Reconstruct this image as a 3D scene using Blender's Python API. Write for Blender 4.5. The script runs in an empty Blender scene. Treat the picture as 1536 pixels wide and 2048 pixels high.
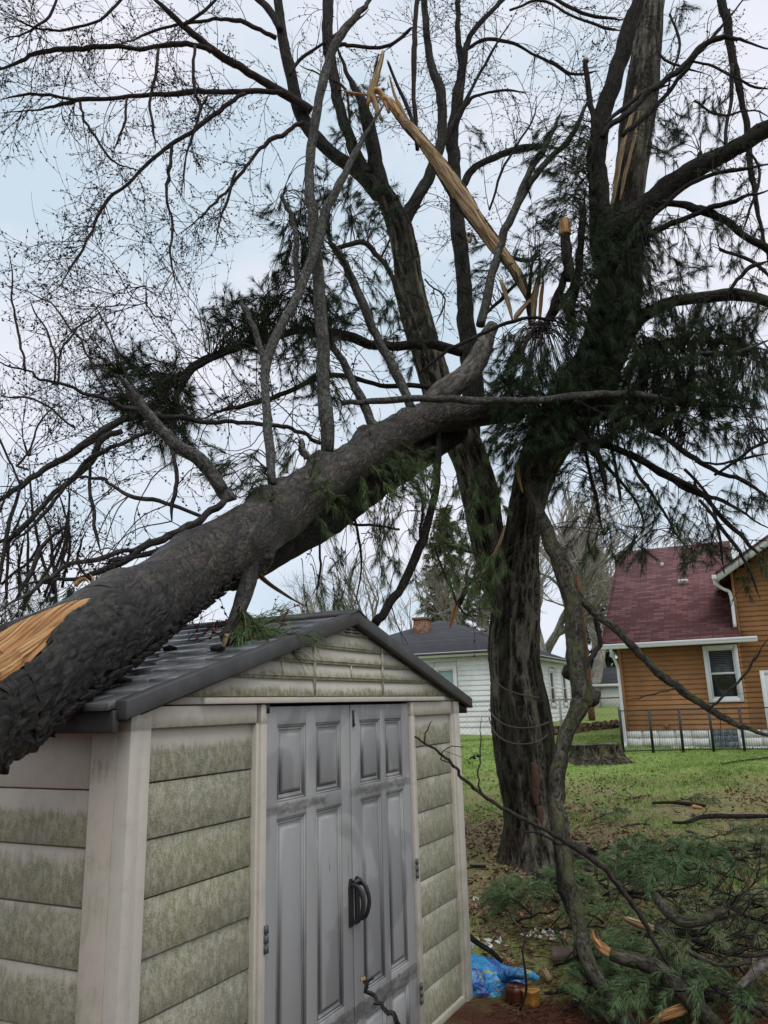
import bpy, math, random
import numpy as np
from mathutils import Matrix, Vector
SC = bpy.context.scene
COL = SC.collection
rng = np.random.default_rng(7)
# ------------------------------------------------------------------ camera
F, PITCH, ROLL, HEAD, EYE = 1546., .24628, -.02801, .46233, 1.75
_cp, _sp, _cr, _sr = math.cos(PITCH), math.sin(PITCH), math.cos(ROLL), math.sin(ROLL)
FW = np.array([0, _cp, _sp]); _u0 = np.array([0, -_sp, _cp]); _r0 = np.array([1., 0, 0])
RT = _cr * _r0 + _sr * _u0; UP = -_sr * _r0 + _cr * _u0
CAM = np.array([0, 0, EYE])
cd = bpy.data.cameras.new("camera"); cam = bpy.data.objects.new("camera", cd); COL.objects.link(cam)
cd.sensor_fit = 'VERTICAL'; cd.sensor_height = 36; cd.lens = 36 * F / 2048; cd.clip_end = 2000; cd.clip_start = .05
cam.matrix_world = Matrix([[RT[0], UP[0], -FW[0], 0], [RT[1], UP[1], -FW[1], 0], [RT[2], UP[2], -FW[2], EYE], [0, 0, 0, 1]])
SC.camera = cam
# ------------------------------------------------------------------ sky and sun (overcast)
SUN_EL, SUN_AZ = math.radians(60), math.radians(155)      # azimuth clockwise from +Y
W = bpy.data.worlds.new("World"); SC.world = W; W.use_nodes = True
nt = W.node_tree; N = nt.nodes; LK = nt.links
bg = N["Background"]; bg.inputs[1].default_value = .1
sky = N.new("ShaderNodeTexSky"); sky.sky_type = 'NISHITA'; sky.sun_disc = False
sky.sun_elevation = SUN_EL; sky.sun_rotation = SUN_AZ
tc = N.new("ShaderNodeTexCoord"); mp = N.new("ShaderNodeMapping"); mp.inputs['Scale'].default_value = (1.6, 1.6, 3.2)
n1 = N.new("ShaderNodeTexNoise"); n1.inputs['Scale'].default_value = 1.9; n1.inputs['Detail'].default_value = 5; n1.inputs['Roughness'].default_value = .5
LK.new(tc.outputs['Generated'], mp.inputs[0]); LK.new(mp.outputs[0], n1.inputs[0])
rp = N.new("ShaderNodeValToRGB"); LK.new(n1.outputs[0], rp.inputs[0])
rp.color_ramp.elements[0].position = .36; rp.color_ramp.elements[0].color = (5.1, 6.05, 6.95, 1)
rp.color_ramp.elements[1].position = .62; rp.color_ramp.elements[1].color = (7.3, 7.35, 8.0, 1)
mx = N.new("ShaderNodeMixRGB"); mx.inputs[0].default_value = .93
LK.new(sky.outputs[0], mx.inputs[1]); LK.new(rp.outputs[0], mx.inputs[2]); LK.new(mx.outputs[0], bg.inputs[0])
sd = bpy.data.lights.new("sun", 'SUN'); sd.energy = .9; sd.angle = math.radians(35); sd.color = (1, .97, .92)
so = bpy.data.objects.new("sun", sd); COL.objects.link(so)
_d = Vector((math.sin(SUN_AZ) * math.cos(SUN_EL), math.cos(SUN_AZ) * math.cos(SUN_EL), math.sin(SUN_EL)))
so.rotation_euler = _d.to_track_quat('Z', 'Y').to_euler()
SC.view_settings.view_transform = 'Standard'; SC.view_settings.look = 'None'; SC.view_settings.gamma = 1
SC.view_settings.exposure = 0.36
SC.cycles.max_bounces = 5; SC.cycles.diffuse_bounces = 3

# ------------------------------------------------------------------ helpers
def ray(x, y): return FW + RT * (x - 768) / F - UP * (y - 1024) / F
def at(x, y, Y):                       # point seen at photo pixel (x, y) standing Y metres ahead
    d = ray(x, y); return CAM + d * (Y / d[1])
def gz(x, y):                          # height of the lawn
    x = np.asarray(x, float); y = np.asarray(y, float)
    return .035 * np.maximum(0, y - 5.5) + .02 * np.sin(x * .9 + 1) * np.clip((y - 6) / 6, 0, 1) * np.cos(y * .7) 
def gpt(x, y):
    d = ray(x, y); d = d / d[1]; lo, hi = 2., 90.
    for _ in range(40):
        m = (lo + hi) / 2
        if EYE + d[2] * m > gz(d[0] * m, m): lo = m
        else: hi = m
    return CAM + d * lo
def nrm(a): return a / (np.linalg.norm(a, axis=-1, keepdims=True) + 1e-12)
def _hash(i, j, k):
    n = (i * 374761393 + j * 668265263 + k * 2147483647 * 3 + 1013904223) & 0xFFFFFFFF
    n = ((n ^ (n >> 13)) * 1274126177) & 0xFFFFFFFF
    n = ((n ^ (n >> 16)) * 2246822519) & 0xFFFFFFFF
    return ((n ^ (n >> 15)) & 0xFFFF) / 65535.
def vn(p):                             # smooth value noise 0..1
    p = np.asarray(p, float); i = np.floor(p).astype(np.int64); f = p - i; f = f * f * (3 - 2 * f); r = 0
    for a in (0, 1):
        for b in (0, 1):
            for c in (0, 1):
                w = (f[..., 0] if a else 1 - f[..., 0]) * (f[..., 1] if b else 1 - f[..., 1]) * (f[..., 2] if c else 1 - f[..., 2])
                r = r + w * _hash(i[..., 0] + a, i[..., 1] + b, i[..., 2] + c)
    return r
def fbm(p, o=3):
    s = 0; a = .5; t = 0
    for k in range(o): s = s + a * vn(np.asarray(p) * 2 ** k + 17 * k); t += a; a *= .5
    return s / t
def crom(P, n=6):                      # Catmull-Rom through rows of P
    P = np.asarray(P, float)
    if len(P) < 3: return np.array([P[0] + (P[-1] - P[0]) * t for t in np.linspace(0, 1, n + 1)])
    Q = np.vstack([2 * P[0] - P[1], P, 2 * P[-1] - P[-2]]); o = []
    for i in range(1, len(Q) - 2):
        a, b, c, d = Q[i - 1:i + 3]
        for t in np.arange(n) / n:
            o.append(.5 * (2 * b + (c - a) * t + (2 * a - 5 * b + 4 * c - d) * t * t + (3 * b - a - 3 * c + d) * t ** 3))
    o.append(P[-1]); return np.array(o)

class MB:
    def __init__(s): s.V = []; s.A = []; s.Q = []; s.T = []; s.n = 0; s.G = []; s.H = []
    def add(s, V, Q=None, T=None, A=None, H=None):
        V = np.asarray(V, float).reshape(-1, 3)
        if Q is not None and len(Q): s.Q.append(np.asarray(Q, np.int64).reshape(-1, 4) + s.n)
        if T is not None and len(T): s.T.append(np.asarray(T, np.int64).reshape(-1, 3) + s.n)
        s.V.append(V); s.A.append(V if A is None else A); s.n += len(V); s.H.append(np.full(len(V), .5) if H is None else H)
    def box(s, x0, x1, y0, y1, z0, z1):
        V = [(x, y, z) for z in (z0, z1) for y in (y0, y1) for x in (x0, x1)]
        s.add(V, [(0, 2, 3, 1), (4, 5, 7, 6), (0, 1, 5, 4), (2, 6, 7, 3), (0, 4, 6, 2), (1, 3, 7, 5)])
    def hexa(s, V):                    # same order as box
        s.add(V, [(0, 2, 3, 1), (4, 5, 7, 6), (0, 1, 5, 4), (2, 6, 7, 3), (0, 4, 6, 2), (1, 3, 7, 5)])
    def beam(s, a, b, w, t, up=(0, 0, 1)):   # rectangular bar from a to b
        a = np.array(a, float); b = np.array(b, float); d = nrm(b - a); sx = nrm(np.cross(d, up)); sz = np.cross(sx, d)
        V = [p + sx * i * w / 2 + sz * j * t / 2 for p, i, j in [(a, -1, -1), (b, -1, -1), (a, 1, -1), (b, 1, -1), (a, -1, 1), (b, -1, 1), (a, 1, 1), (b, 1, 1)]]
        s.hexa(V)
    def prism(s, poly, axis, a0, a1):  # poly in the two other axes, extruded along axis
        n = len(poly); V = []
        for a in (a0, a1):
            for p in poly:
                q = list(p); q.insert(axis, a); V.append(q)
        s.add(V, [(i, (i + 1) % n, n + (i + 1) % n, n + i) for i in range(n)])
        b = s.n - 2 * n
        s.G.append([b + i for i in range(n)]); s.G.append([b + n + i for i in reversed(range(n))])
    def tube(s, P, R, sides=6, disp=None, cap=True, ref=None, zo=0.):
        P = np.asarray(P, float); R = np.broadcast_to(np.asarray(R, float), (len(P),)); n = len(P)
        T = nrm(np.gradient(P, axis=0))
        if ref is None:
            m = nrm(P[-1] - P[0]); ref = np.eye(3)[np.argmin(np.abs(m))]
        ref = np.asarray(ref, float); ref = np.broadcast_to(ref, T.shape)
        e1 = nrm(ref - T * np.sum(ref * T, axis=1, keepdims=True)); e2 = np.cross(T, e1)
        th = np.arange(sides) * 2 * np.pi / sides
        c, si = np.cos(th), np.sin(th)
        ln = np.concatenate([[0], np.cumsum(np.linalg.norm(np.diff(P, axis=0), axis=1))]) + zo
        A = np.stack([R[:, None] * c, R[:, None] * si, np.broadcast_to(ln[:, None], (n, sides))], -1)
        rr = R[:, None] * np.ones(sides)
        H = None
        if disp is not None:
            q_ = disp(A, th, ln, R)
            if isinstance(q_, tuple): q_, H = q_; H = np.concatenate([H.ravel(), [.5, .5] if cap else []])
            rr = rr + q_
        V = P[:, None] + e1[:, None] * (rr * c)[..., None] + e2[:, None] * (rr * si)[..., None]
        i = np.arange(n - 1)[:, None] * sides; j = np.arange(sides); k = (j + 1) % sides
        Q = np.stack([i + j, i + k, i + sides + k, i + sides + j], -1).reshape(-1, 4)
        V = V.reshape(-1, 3); A = A.reshape(-1, 3)
        if cap:
            Tn = []
            V = np.vstack([V, P[0], P[-1]]); A = np.vstack([A, A[0] * [0, 0, 1], A[-1] * [0, 0, 1]]); b = n * sides
            Tn = [(b, kk, jj) for jj, kk in zip(j, k)] + [(b + 1, b - sides + jj, b - sides + kk) for jj, kk in zip(j, k)]
        else: Tn = None
        s.add(V, Q, Tn, A, H)
        return P, R, e1, e2
    def build(s, name, mat, parent=None, smooth=False, local=False):
        V = np.vstack(s.V); A = np.vstack(s.A)
        o3 = np.zeros(3)
        if parent is not None: o3 = np.array(parent.get('_org', (0, 0, 0)))
        if not local: V = V - o3
        me = bpy.data.meshes.new(name)
        Q = np.vstack(s.Q) if s.Q else np.zeros((0, 4), np.int64); T = np.vstack(s.T) if s.T else np.zeros((0, 3), np.int64)
        gl = [x for g in s.G for x in g]; gn = [len(g) for g in s.G]
        L = np.concatenate([Q.ravel(), T.ravel(), np.array(gl, np.int64)]); tot = np.concatenate([np.full(len(Q), 4), np.full(len(T), 3), np.array(gn, np.int64)]).astype(np.int32)
        me.vertices.add(len(V)); me.vertices.foreach_set('co', V.astype(np.float32).ravel())
        me.loops.add(len(L)); me.loops.foreach_set('vertex_index', L.astype(np.int32))
        me.polygons.add(len(tot)); me.polygons.foreach_set('loop_start', (np.cumsum(tot) - tot).astype(np.int32)); me.polygons.foreach_set('loop_total', tot)
        if smooth: me.polygons.foreach_set('use_smooth', np.ones(len(tot), bool))
        me.update(calc_edges=True); me.validate()
        at_ = me.attributes.new('bark', 'FLOAT_VECTOR', 'POINT'); at_.data.foreach_set('vector', A.astype(np.float32).ravel())
        a2 = me.attributes.new('ridge', 'FLOAT', 'POINT'); a2.data.foreach_set('value', np.concatenate(s.H).astype(np.float32))
        me.materials.append(mat)
        ob = bpy.data.objects.new(name, me); COL.objects.link(ob)
        if parent is not None: ob.parent = parent; ob['_org'] = tuple(float(q) for q in o3)
        return ob
def shards(s, Y, mat, root, name='splinter', k=12, Y1=None):
    P, R = trace(s, Y, Y1); mb = MB(); R = R * .9; mb.tube(P, R * .7, 9, limbdisp(.5, 60)); L = len(P); r = np.random.default_rng(len(s) + int(P[0][0] * 100) % 97)
    for j in range(k):
        o_ = nrm(r.normal(size=3)) * R.max() * r.uniform(.2, .8); a = r.integers(0, max(1, L // 3)); b = r.integers(L // 2, L); q = P[a:b + 1] + o_ * np.interp(np.arange(a, b + 1), [0, L * .6, L], [1, .9, .45])[:, None]
        if len(q) < 3: continue
        q[-1] += nrm(P[-1] - P[-2]) * R.max() * r.uniform(0, 1.3); mb.tube(q, np.interp(np.linspace(0, 1, len(q)), [0, .7, 1], [1, .8, .08]) * R.max() * r.uniform(.07, .2), 4)
    return mb.build(name, MAT[mat], root)
def fixn(o):                           # outward normals for the carpentry
    import bmesh
    bm = bmesh.new(); bm.from_mesh(o.data); bmesh.ops.recalc_face_normals(bm, faces=bm.faces); bm.to_mesh(o.data); bm.free(); return o
def bevel(o, w=.004, seg=2):
    m = o.modifiers.new('bevel', 'BEVEL'); m.width = w; m.segments = seg; m.limit_method = 'ANGLE'; m.angle_limit = .6; return o
def tag(o, label=None, cat=None, group=None, kind=None):
    if label: o['label'] = label
    if cat: o['category'] = cat
    if group: o['group'] = group
    if kind: o['kind'] = kind
    return o
def thing(name, label, cat, loc=(0, 0, 0), rz=0, group=None):
    o = bpy.data.objects.new(name, None); COL.objects.link(o); o.location = loc; o.rotation_euler = (0, 0, rz); o.empty_display_size = .2
    o['_org'] = tuple(float(v) for v in loc); return tag(o, label, cat, group)
def copy_tree(o, parent=None):
    c = o.copy(); COL.objects.link(c); c.parent = parent
    for ch in [x for x in COL.objects if x.parent == o]: copy_tree(ch, c)
    return c

# ------------------------------------------------------------------ materials
class M:
    def __init__(s, name, rough=.8, spec=.3):
        s.m = bpy.data.materials.new(name); s.m.use_nodes = True; s.N = s.m.node_tree.nodes; s.L = s.m.node_tree.links
        s.b = s.N['Principled BSDF']; s.b.inputs['Roughness'].default_value = rough; s.b.inputs['Specular IOR Level'].default_value = spec
        s.h = None
    def src(s, kind='obj'):
        if kind == 'bark':
            a = s.N.new('ShaderNodeAttribute'); a.attribute_name = 'bark'; return a.outputs['Vector']
        c = s.N.new('ShaderNodeTexCoord'); return c.outputs['Object' if kind == 'obj' else 'Generated']
    def mapv(s, v, sc):
        m = s.N.new('ShaderNodeMapping'); m.inputs['Scale'].default_value = sc if hasattr(sc, '__len__') else (sc,) * 3; s.L.new(v, m.inputs[0]); return m.outputs[0]
    def noise(s, v, sc, det=4, rough=.55, dist=0):
        n = s.N.new('ShaderNodeTexNoise'); n.inputs['Scale'].default_value = 1; n.inputs['Detail'].default_value = det; n.inputs['Roughness'].default_value = rough; n.inputs['Distortion'].default_value = dist
        s.L.new(s.mapv(v, sc), n.inputs[0]); return n.outputs[0]
    def voro(s, v, sc, feat='F1', out='Distance'):
        n = s.N.new('ShaderNodeTexVoronoi'); n.feature = feat; n.inputs['Scale'].default_value = 1; s.L.new(s.mapv(v, sc), n.inputs[0]); return n.outputs[out]
    def ramp(s, f, *st):
        r = s.N.new('ShaderNodeValToRGB'); s.put(f, r.inputs[0]); e = r.color_ramp.elements
        while len(e) < len(st): e.new(.5)
        for i, (p, c) in enumerate(st):
            e[i].position = p; e[i].color = (c, c, c, 1) if not hasattr(c, '__len__') else (*c, 1)
        return r.outputs[0]
    def put(s, v, inp):
        if isinstance(v, (int, float)): inp.default_value = v
        elif isinstance(v, tuple): inp.default_value = (*v, 1) if len(inp.default_value) == 4 else v
        else: s.L.new(v, inp)
    def mix(s, f, a, b, mode='MIX'):
        m = s.N.new('ShaderNodeMixRGB'); m.blend_type = mode; s.put(f, m.inputs[0]); s.put(a, m.inputs[1]); s.put(b, m.inputs[2]); return m.outputs[0]
    def math(s, op, a, b=0., c=None, clamp=False):
        m = s.N.new('ShaderNodeMath'); m.operation = op; m.use_clamp = clamp; s.put(a, m.inputs[0]); s.put(b, m.inputs[1])
        if c is not None: s.put(c, m.inputs[2])
        return m.outputs[0]
    def xyz(s, v):
        x = s.N.new('ShaderNodeSeparateXYZ'); s.L.new(v, x.inputs[0]); return x.outputs
    def col(s, c): s.put(c, s.b.inputs['Base Color']); return s
    def rough(s, v): s.put(v, s.b.inputs['Roughness']); return s
    def bump(s, h, st=.5, d=.01):
        b = s.N.new('ShaderNodeBump'); b.inputs['Strength'].default_value = st; b.inputs['Distance'].default_value = d
        s.put(h, b.inputs['Height'])
        if s.h is not None: s.L.new(s.h, b.inputs['Normal'])
        s.h = b.outputs[0]; s.L.new(s.h, s.b.inputs['Normal']); return s
def bark(name, dark, light, sc=(28, 28, 6), moss=None, mossamt=.5, bst=.7, rough=.85, ring=0, spec=.12, bd=.012, wet=0, rdg=0):
    m = M(name, rough, spec); v = m.src('bark'); a = m.noise(v, sc, 6, .68, .6); c = m.ramp(a, (.36, tuple(x * .45 for x in dark)), (.47, dark), (.66, light)); fine = m.noise(v, tuple(k * 3.3 for k in sc), 4, .7)
    c = m.mix(m.ramp(fine, (.46, 0.), (.68, .6)), c, tuple(min(1, x * 1.5) for x in light)); c = m.mix(m.ramp(fine, (.34, .75), (.46, 0.)), c, tuple(x * .4 for x in dark))
    pn = m.noise(m.src(), 2.5, 4)
    c = m.mix(m.ramp(pn, (.4, 0.), (.65, .45)), c, tuple(x * .5 for x in dark))
    if rdg:
        rv = m.N.new('ShaderNodeAttribute'); rv.attribute_name = 'ridge'; c = m.mix(m.ramp(rv.outputs['Fac'], (.30, rdg), (.62, 0.)), c, tuple(x * .3 for x in dark)); c = m.mix(m.ramp(rv.outputs['Fac'], (.72, 0.), (.95, .6)), c, tuple(x * 1.25 for x in light))  # relief shading put into the colour: furrows darkened, ridge tops lightened
    if wet: c = m.mix(m.ramp(m.noise(v, (3.2, 3.2, .35), 4, .6, .4), (.46, 0.), (.56, wet)), c, tuple(x * .35 for x in dark))
    if moss:
        mm = m.ramp(m.noise(m.src(), 6, 6, .7), (.62 - mossamt * .3, 0.), (.75 - mossamt * .2, .75)); c = m.mix(mm, c, moss)
    m.col(c).bump(a, bst, bd * 1.4).bump(fine, .5, bd * .5)
    if ring:
        z = m.noise(v, (3, 3, ring), 3, .5); m.bump(m.ramp(z, (.45, 0.), (.55, 1.)), .25, .004)
    return m.m
def flat(name, c, rough=.6, spec=.4, var=.25, sc=12, b=.15):
    m = M(name, rough, spec); n = m.noise(m.src(), sc, 5, .6)
    m.col(m.mix(m.ramp(n, (.3, 0.), (.7, 1.)), tuple(x * (1 - var) for x in c), tuple(min(1, x * (1 + var * .5)) for x in c))); m.bump(n, b, .004); return m.m

MAT = {}
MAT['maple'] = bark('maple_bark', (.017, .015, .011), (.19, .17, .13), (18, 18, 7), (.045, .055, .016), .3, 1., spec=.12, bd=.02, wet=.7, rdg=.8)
MAT['mapler'] = bark('maple_limb_bark', (.022, .020, .018), (.085, .08, .07), (45, 45, 10), (.05, .06, .025), .2, .6)
MAT['twig'] = bark('twig_bark', (.028, .021, .018), (.085, .068, .06), (80, 80, 20), None, 0, .2)
MAT['pineg'] = bark('grey_pine_bark', (.038, .036, .032), (.165, .16, .14), (35, 35, 22), (.06, .075, .04), .2, .4, ring=25)
MAT['pined'] = bark('dark_pine_bark', (.014, .012, .010), (.05, .045, .038), (30, 30, 10), (.045, .055, .02), .2, .9)
MAT['moss'] = bark('mossy_bark', (.03, .026, .021), (.13, .12, .09), (24, 24, 10), (.08, .09, .03), .4, 1., wet=.7)
MAT['grey'] = bark('pale_bark', (.07, .065, .055), (.22, .2, .17), (10, 10, 3), None, 0, .4)
MAT['bud'] = flat('bud', (.05, .025, .02), .8, .2)
def wood(name, a=(.42, .2, .075), b=(.68, .43, .2)):
    m = M(name, .7, .25); v = m.src('bark'); n = m.noise(v, (60, 60, 3), 5, .6, .3); n2 = m.noise(v, (14, 14, 2), 3)
    c = m.ramp(n, (.36, tuple(x * .45 for x in a)), (.46, a), (.6, b)); n3 = m.noise(v, (150, 150, 5), 3, .6); c = m.mix(m.ramp(n3, (.60, 0.), (.66, .8)), c, (.10, .05, .025)); m.col(m.mix(m.ramp(n2, (.5, 0.), (.72, .6)), c, tuple(x * .6 for x in a))); m.bump(n, .9, .015); return m.m
MAT['wood'] = wood('split_wood'); MAT['woodp'] = wood('pale_split_wood', (.30, .19, .09), (.58, .43, .25))
def needle(name, a, b):
    m = M(name, .6, .15); n = m.noise(m.src(), 5, 3); n2 = m.noise(m.src(), 60, 2)
    m.col(m.mix(m.ramp(n2, (.35, 0.), (.65, 1.)), m.ramp(n, (.35, a), (.65, b)), tuple(x * 1.7 for x in b))); return m.m
MAT['needle'] = needle('pine_needles', (.013, .023, .010), (.027, .042, .017))
MAT['needleg'] = needle('fresh_pine_needles', (.038, .060, .024), (.072, .105, .04))
# ------------------------------------------------------------------ growth helpers
def needles(mb, P, D, L, m=26, w=.0028, spread=(.12, .75), droop=.5, seed=1):
    r = np.random.default_rng(seed); P = np.asarray(P, float); D = nrm(np.asarray(D, float)); L = np.asarray(L, float); n = len(P)
    if n == 0: return
    P = np.repeat(P, m, 0); D = np.repeat(D, m, 0); L = np.repeat(L, m) * r.uniform(.7, 1.1, n * m)
    q = nrm(np.cross(D, r.normal(size=(n * m, 3)))); ph = r.uniform(spread[0], spread[1], n * m)[:, None]
    d = nrm(D * np.cos(ph) + q * np.sin(ph)); g = np.array([0, 0, -1.]) * (droop * r.uniform(.4, 1.3, (n * m, 1)))
    P = P - D * r.uniform(0, .25, (n * m, 1)) * L[:, None]
    p1 = P + d * L[:, None] * .5; d2 = nrm(d + g * .7); p2 = p1 + d2 * L[:, None] * .5
    s = nrm(np.cross(d, r.normal(size=(n * m, 3)))) * w * .5
    V = np.stack([P - s, P + s, p1 - s * .9, p1 + s * .9, p2], 1).reshape(-1, 3); b = np.arange(n * m)[:, None] * 5
    mb.add(V, b + [[0, 1, 3, 2]], b + [[2, 3, 4]])
def buds(mb, P, D, r=.0062, l=.0115):
    P = np.asarray(P); D = nrm(np.asarray(D)); n = len(P)
    if n == 0: return
    a = nrm(np.cross(D, np.array([.3, .5, .8]))); b = np.cross(D, a); k = rng.uniform(.6, 1.4, (n, 1))
    V = np.stack([P - D * l * k, P + D * l * k, P + a * r * k, P + b * r * k, P - a * r * k, P - b * r * k], 1).reshape(-1, 3); o = np.arange(n)[:, None] * 6
    T = np.concatenate([o + [[e, 2 + i, 2 + (i + 1) % 4]] for e in (0, 1) for i in range(4)])
    mb.add(V, None, T)
def grow(mb, B, p, d, L, r, lvl, g=-.25, wob=.22, dens=5., kid=(.3, .65), curl=.0):
    n = max(4, int(L / .07)); pts = [p]; d = nrm(d); st = L / n; h = rng.normal(size=3) * .06
    for i in range(n):
        d = nrm(d + rng.normal(size=3) * wob * .5 + h + np.array([0, 0, g + curl * i / n * 2]) * .12); pts.append(pts[-1] + d * st)
    pts = np.array(pts); mb.tube(pts, np.linspace(r, max(.0011, r * .4), n + 1), 4 if r > .004 else 3, cap=False)
    if lvl > 0:
        k = rng.poisson(L * dens)
        for _ in range(k):
            i = int(rng.uniform(.15, 1) * (n)); i = min(i, n - 1); t = nrm(pts[i + 1] - pts[i]); q = nrm(np.cross(t, rng.normal(size=3)))
            grow(mb, B, pts[i], t * .75 + q * .7, L * rng.uniform(*kid), r * .6, lvl - 1, g, wob, dens * 1.15, kid, curl)
    if B is not None and lvl <= 1:
        for i in range(1, n + 1):
            if rng.random() < .5:
                t = pts[i] - pts[i - 1]; o = nrm(rng.normal(size=3)) * .008; B[0].append(pts[i] + o); B[1].append(t / st + o * 60)
                if rng.random() < .5: B[0].append(pts[i] - o * .8); B[1].append(t / st - o * 70)
def trace(s, Y0, Y1=None, n=5, wob=.0):
    """'x,y,halfwidth ...' in photo pixels, run between depths Y0 and Y1 -> 3-D points and radii"""
    a = np.array([[float(q) for q in t.split(',')] for t in s.split()])
    L = np.concatenate([[0], np.cumsum(np.hypot(*np.diff(a[:, :2], axis=0).T))]); Y1 = Y0 if Y1 is None else Y1
    if hasattr(Y0, '__len__'): Y = np.array(Y0, float)
    else: Y = Y0 + (Y1 - Y0) * L / L[-1]
    P = np.array([at(x, y, yy) for (x, y, _), yy in zip(a, Y)]); D = (P - CAM) @ FW; R = a[:, 2] * D / F
    C = crom(np.column_stack([P, R]), n); C[:, 3] = np.maximum(C[:, 3], .0012)
    if wob:
        C[:, :3] += (np.stack([vn(np.column_stack([np.arange(len(C)) * .6 + k * 31, C[:, 0] * 3, C[:, 2] * 3])) for k in range(3)], 1) - .5) * wob
    return C[:, :3], C[:, 3]
def limbdisp(amp=.10, fs=14.):
    def f(A, th, ln, R):
        b = np.stack([A[..., 0] * fs, A[..., 1] * fs, A[..., 2] * 5], -1)
        return ((fbm(b, 2) - .5) * amp * 2 + (fbm(b * [.35, .35, .7] + 5, 2) - .5) * .35) * R[:, None]
    return f
LIMBS = {}                             # owner name -> sampled points, for shoots to spring from
def limb(owner, root, s, Y0, Y1=None, mat='mapler', tw=0, tl=(.3, .9), tr=.006, lvl=2, g=-.3, name='branch', dens=4.5, bud=True, side=None, label=None, curl=0, wob=.03, n=5, t0=.1):
    P, R = trace(s, Y0, Y1, n, wob); mb = MB(); R = R * .87; big = R.max() > .03
    if R[-1] < .03 and 'stub' not in name and 'crook' not in name: R = R * np.interp(np.linspace(0, 1, len(R)), [0, .8, 1], [1, 1, .3])
    mb.tube(P, R, 14 if R.max() > .06 else (9 if big else 6), limbdisp(.16 if big else .1))
    o = mb.build(name, MAT[mat], root, True)
    if label: o['label'] = label
    LIMBS.setdefault(owner, []).append(P)
    if tw:
        tb = MB(); B = ([], []) ; L = np.linalg.norm(np.diff(P, axis=0), axis=1).sum(); k = max(1, int(L * tw))
        for _ in range(k):
            i = min(len(P) - 2, int(rng.uniform(t0, 1) ** .8 * (len(P) - 1))); t = nrm(P[i + 1] - P[i]); q = nrm(np.cross(t, rng.normal(size=3)))
            d = t * .6 + q * .8
            if side is not None: d = d + np.array(side) * rng.uniform(.1, 1)
            grow(tb, B if bud else None, P[i], d, rng.uniform(*tl), min(tr, R[i] * .6), lvl, g, .22, dens, curl=curl)
        if bud and B[0]: 
            buds(tb, B[0], B[1])
        if tb.n: tb.build('twigs', MAT['twig'], o, True)
    return o, P, R
def shoots(owner, root, zones, mat='needle', stemmat='twig', name='needle_foliage', m=24, w=.003, seed=3, maxd=1.3, nl=(.10, .15)):
    """clusters of drooping needled shoots inside ellipses given as (px, py, rx, ry, Y0, Y1, count, droop)"""
    r = np.random.default_rng(seed); S = np.vstack(LIMBS[owner]); nb = MB(); sb = MB(); P = []; D = []; Ls = []
    for (cx, cy, rx, ry, Y0, Y1, cnt, dr) in zones:
        for _ in range(cnt):
            a = r.uniform(0, 6.283); q = math.sqrt(r.random()); p = at(cx + rx * q * math.cos(a), cy + ry * q * math.sin(a), r.uniform(Y0, Y1))
            dd = np.linalg.norm(S - p, axis=1); i = int(np.argmin(dd + r.uniform(0, .35, len(S))))
            if dd[i] > maxd: b = p + np.array([r.normal() * .15, r.normal() * .15, .25])
            else: b = S[i]
            v = p - b; lv = np.linalg.norm(v) + 1e-6; e = p + nrm(v / lv + r.normal(size=3) * .5 + np.array([0, 0, -dr])) * r.uniform(.1, .28)
            C = crom(np.array([b, b + v * .5 + np.array([0, 0, .06 + .1 * lv]), p, e]), 4); sb.tube(C, np.linspace(.0055, .002, len(C)), 3, cap=False)
            LC = np.linalg.norm(np.diff(C, axis=0), axis=1).sum(); k = int(3 + r.integers(0, 3))
            for j in range(k):
                t = 1 - j * .055 / max(LC, .1) * 1.0; t = max(t, .45); idx = t * (len(C) - 1); i0 = min(int(idx), len(C) - 2)
                P.append(C[i0] + (C[i0 + 1] - C[i0]) * (idx - i0)); D.append(C[i0 + 1] - C[i0]); Ls.append(r.uniform(*nl))
    needles(nb, P, D, Ls, m, w, droop=1.5, seed=seed)
    o = nb.build(name, MAT[mat], root); sb.build('twigs', MAT[stemmat], o, True); return o
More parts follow.
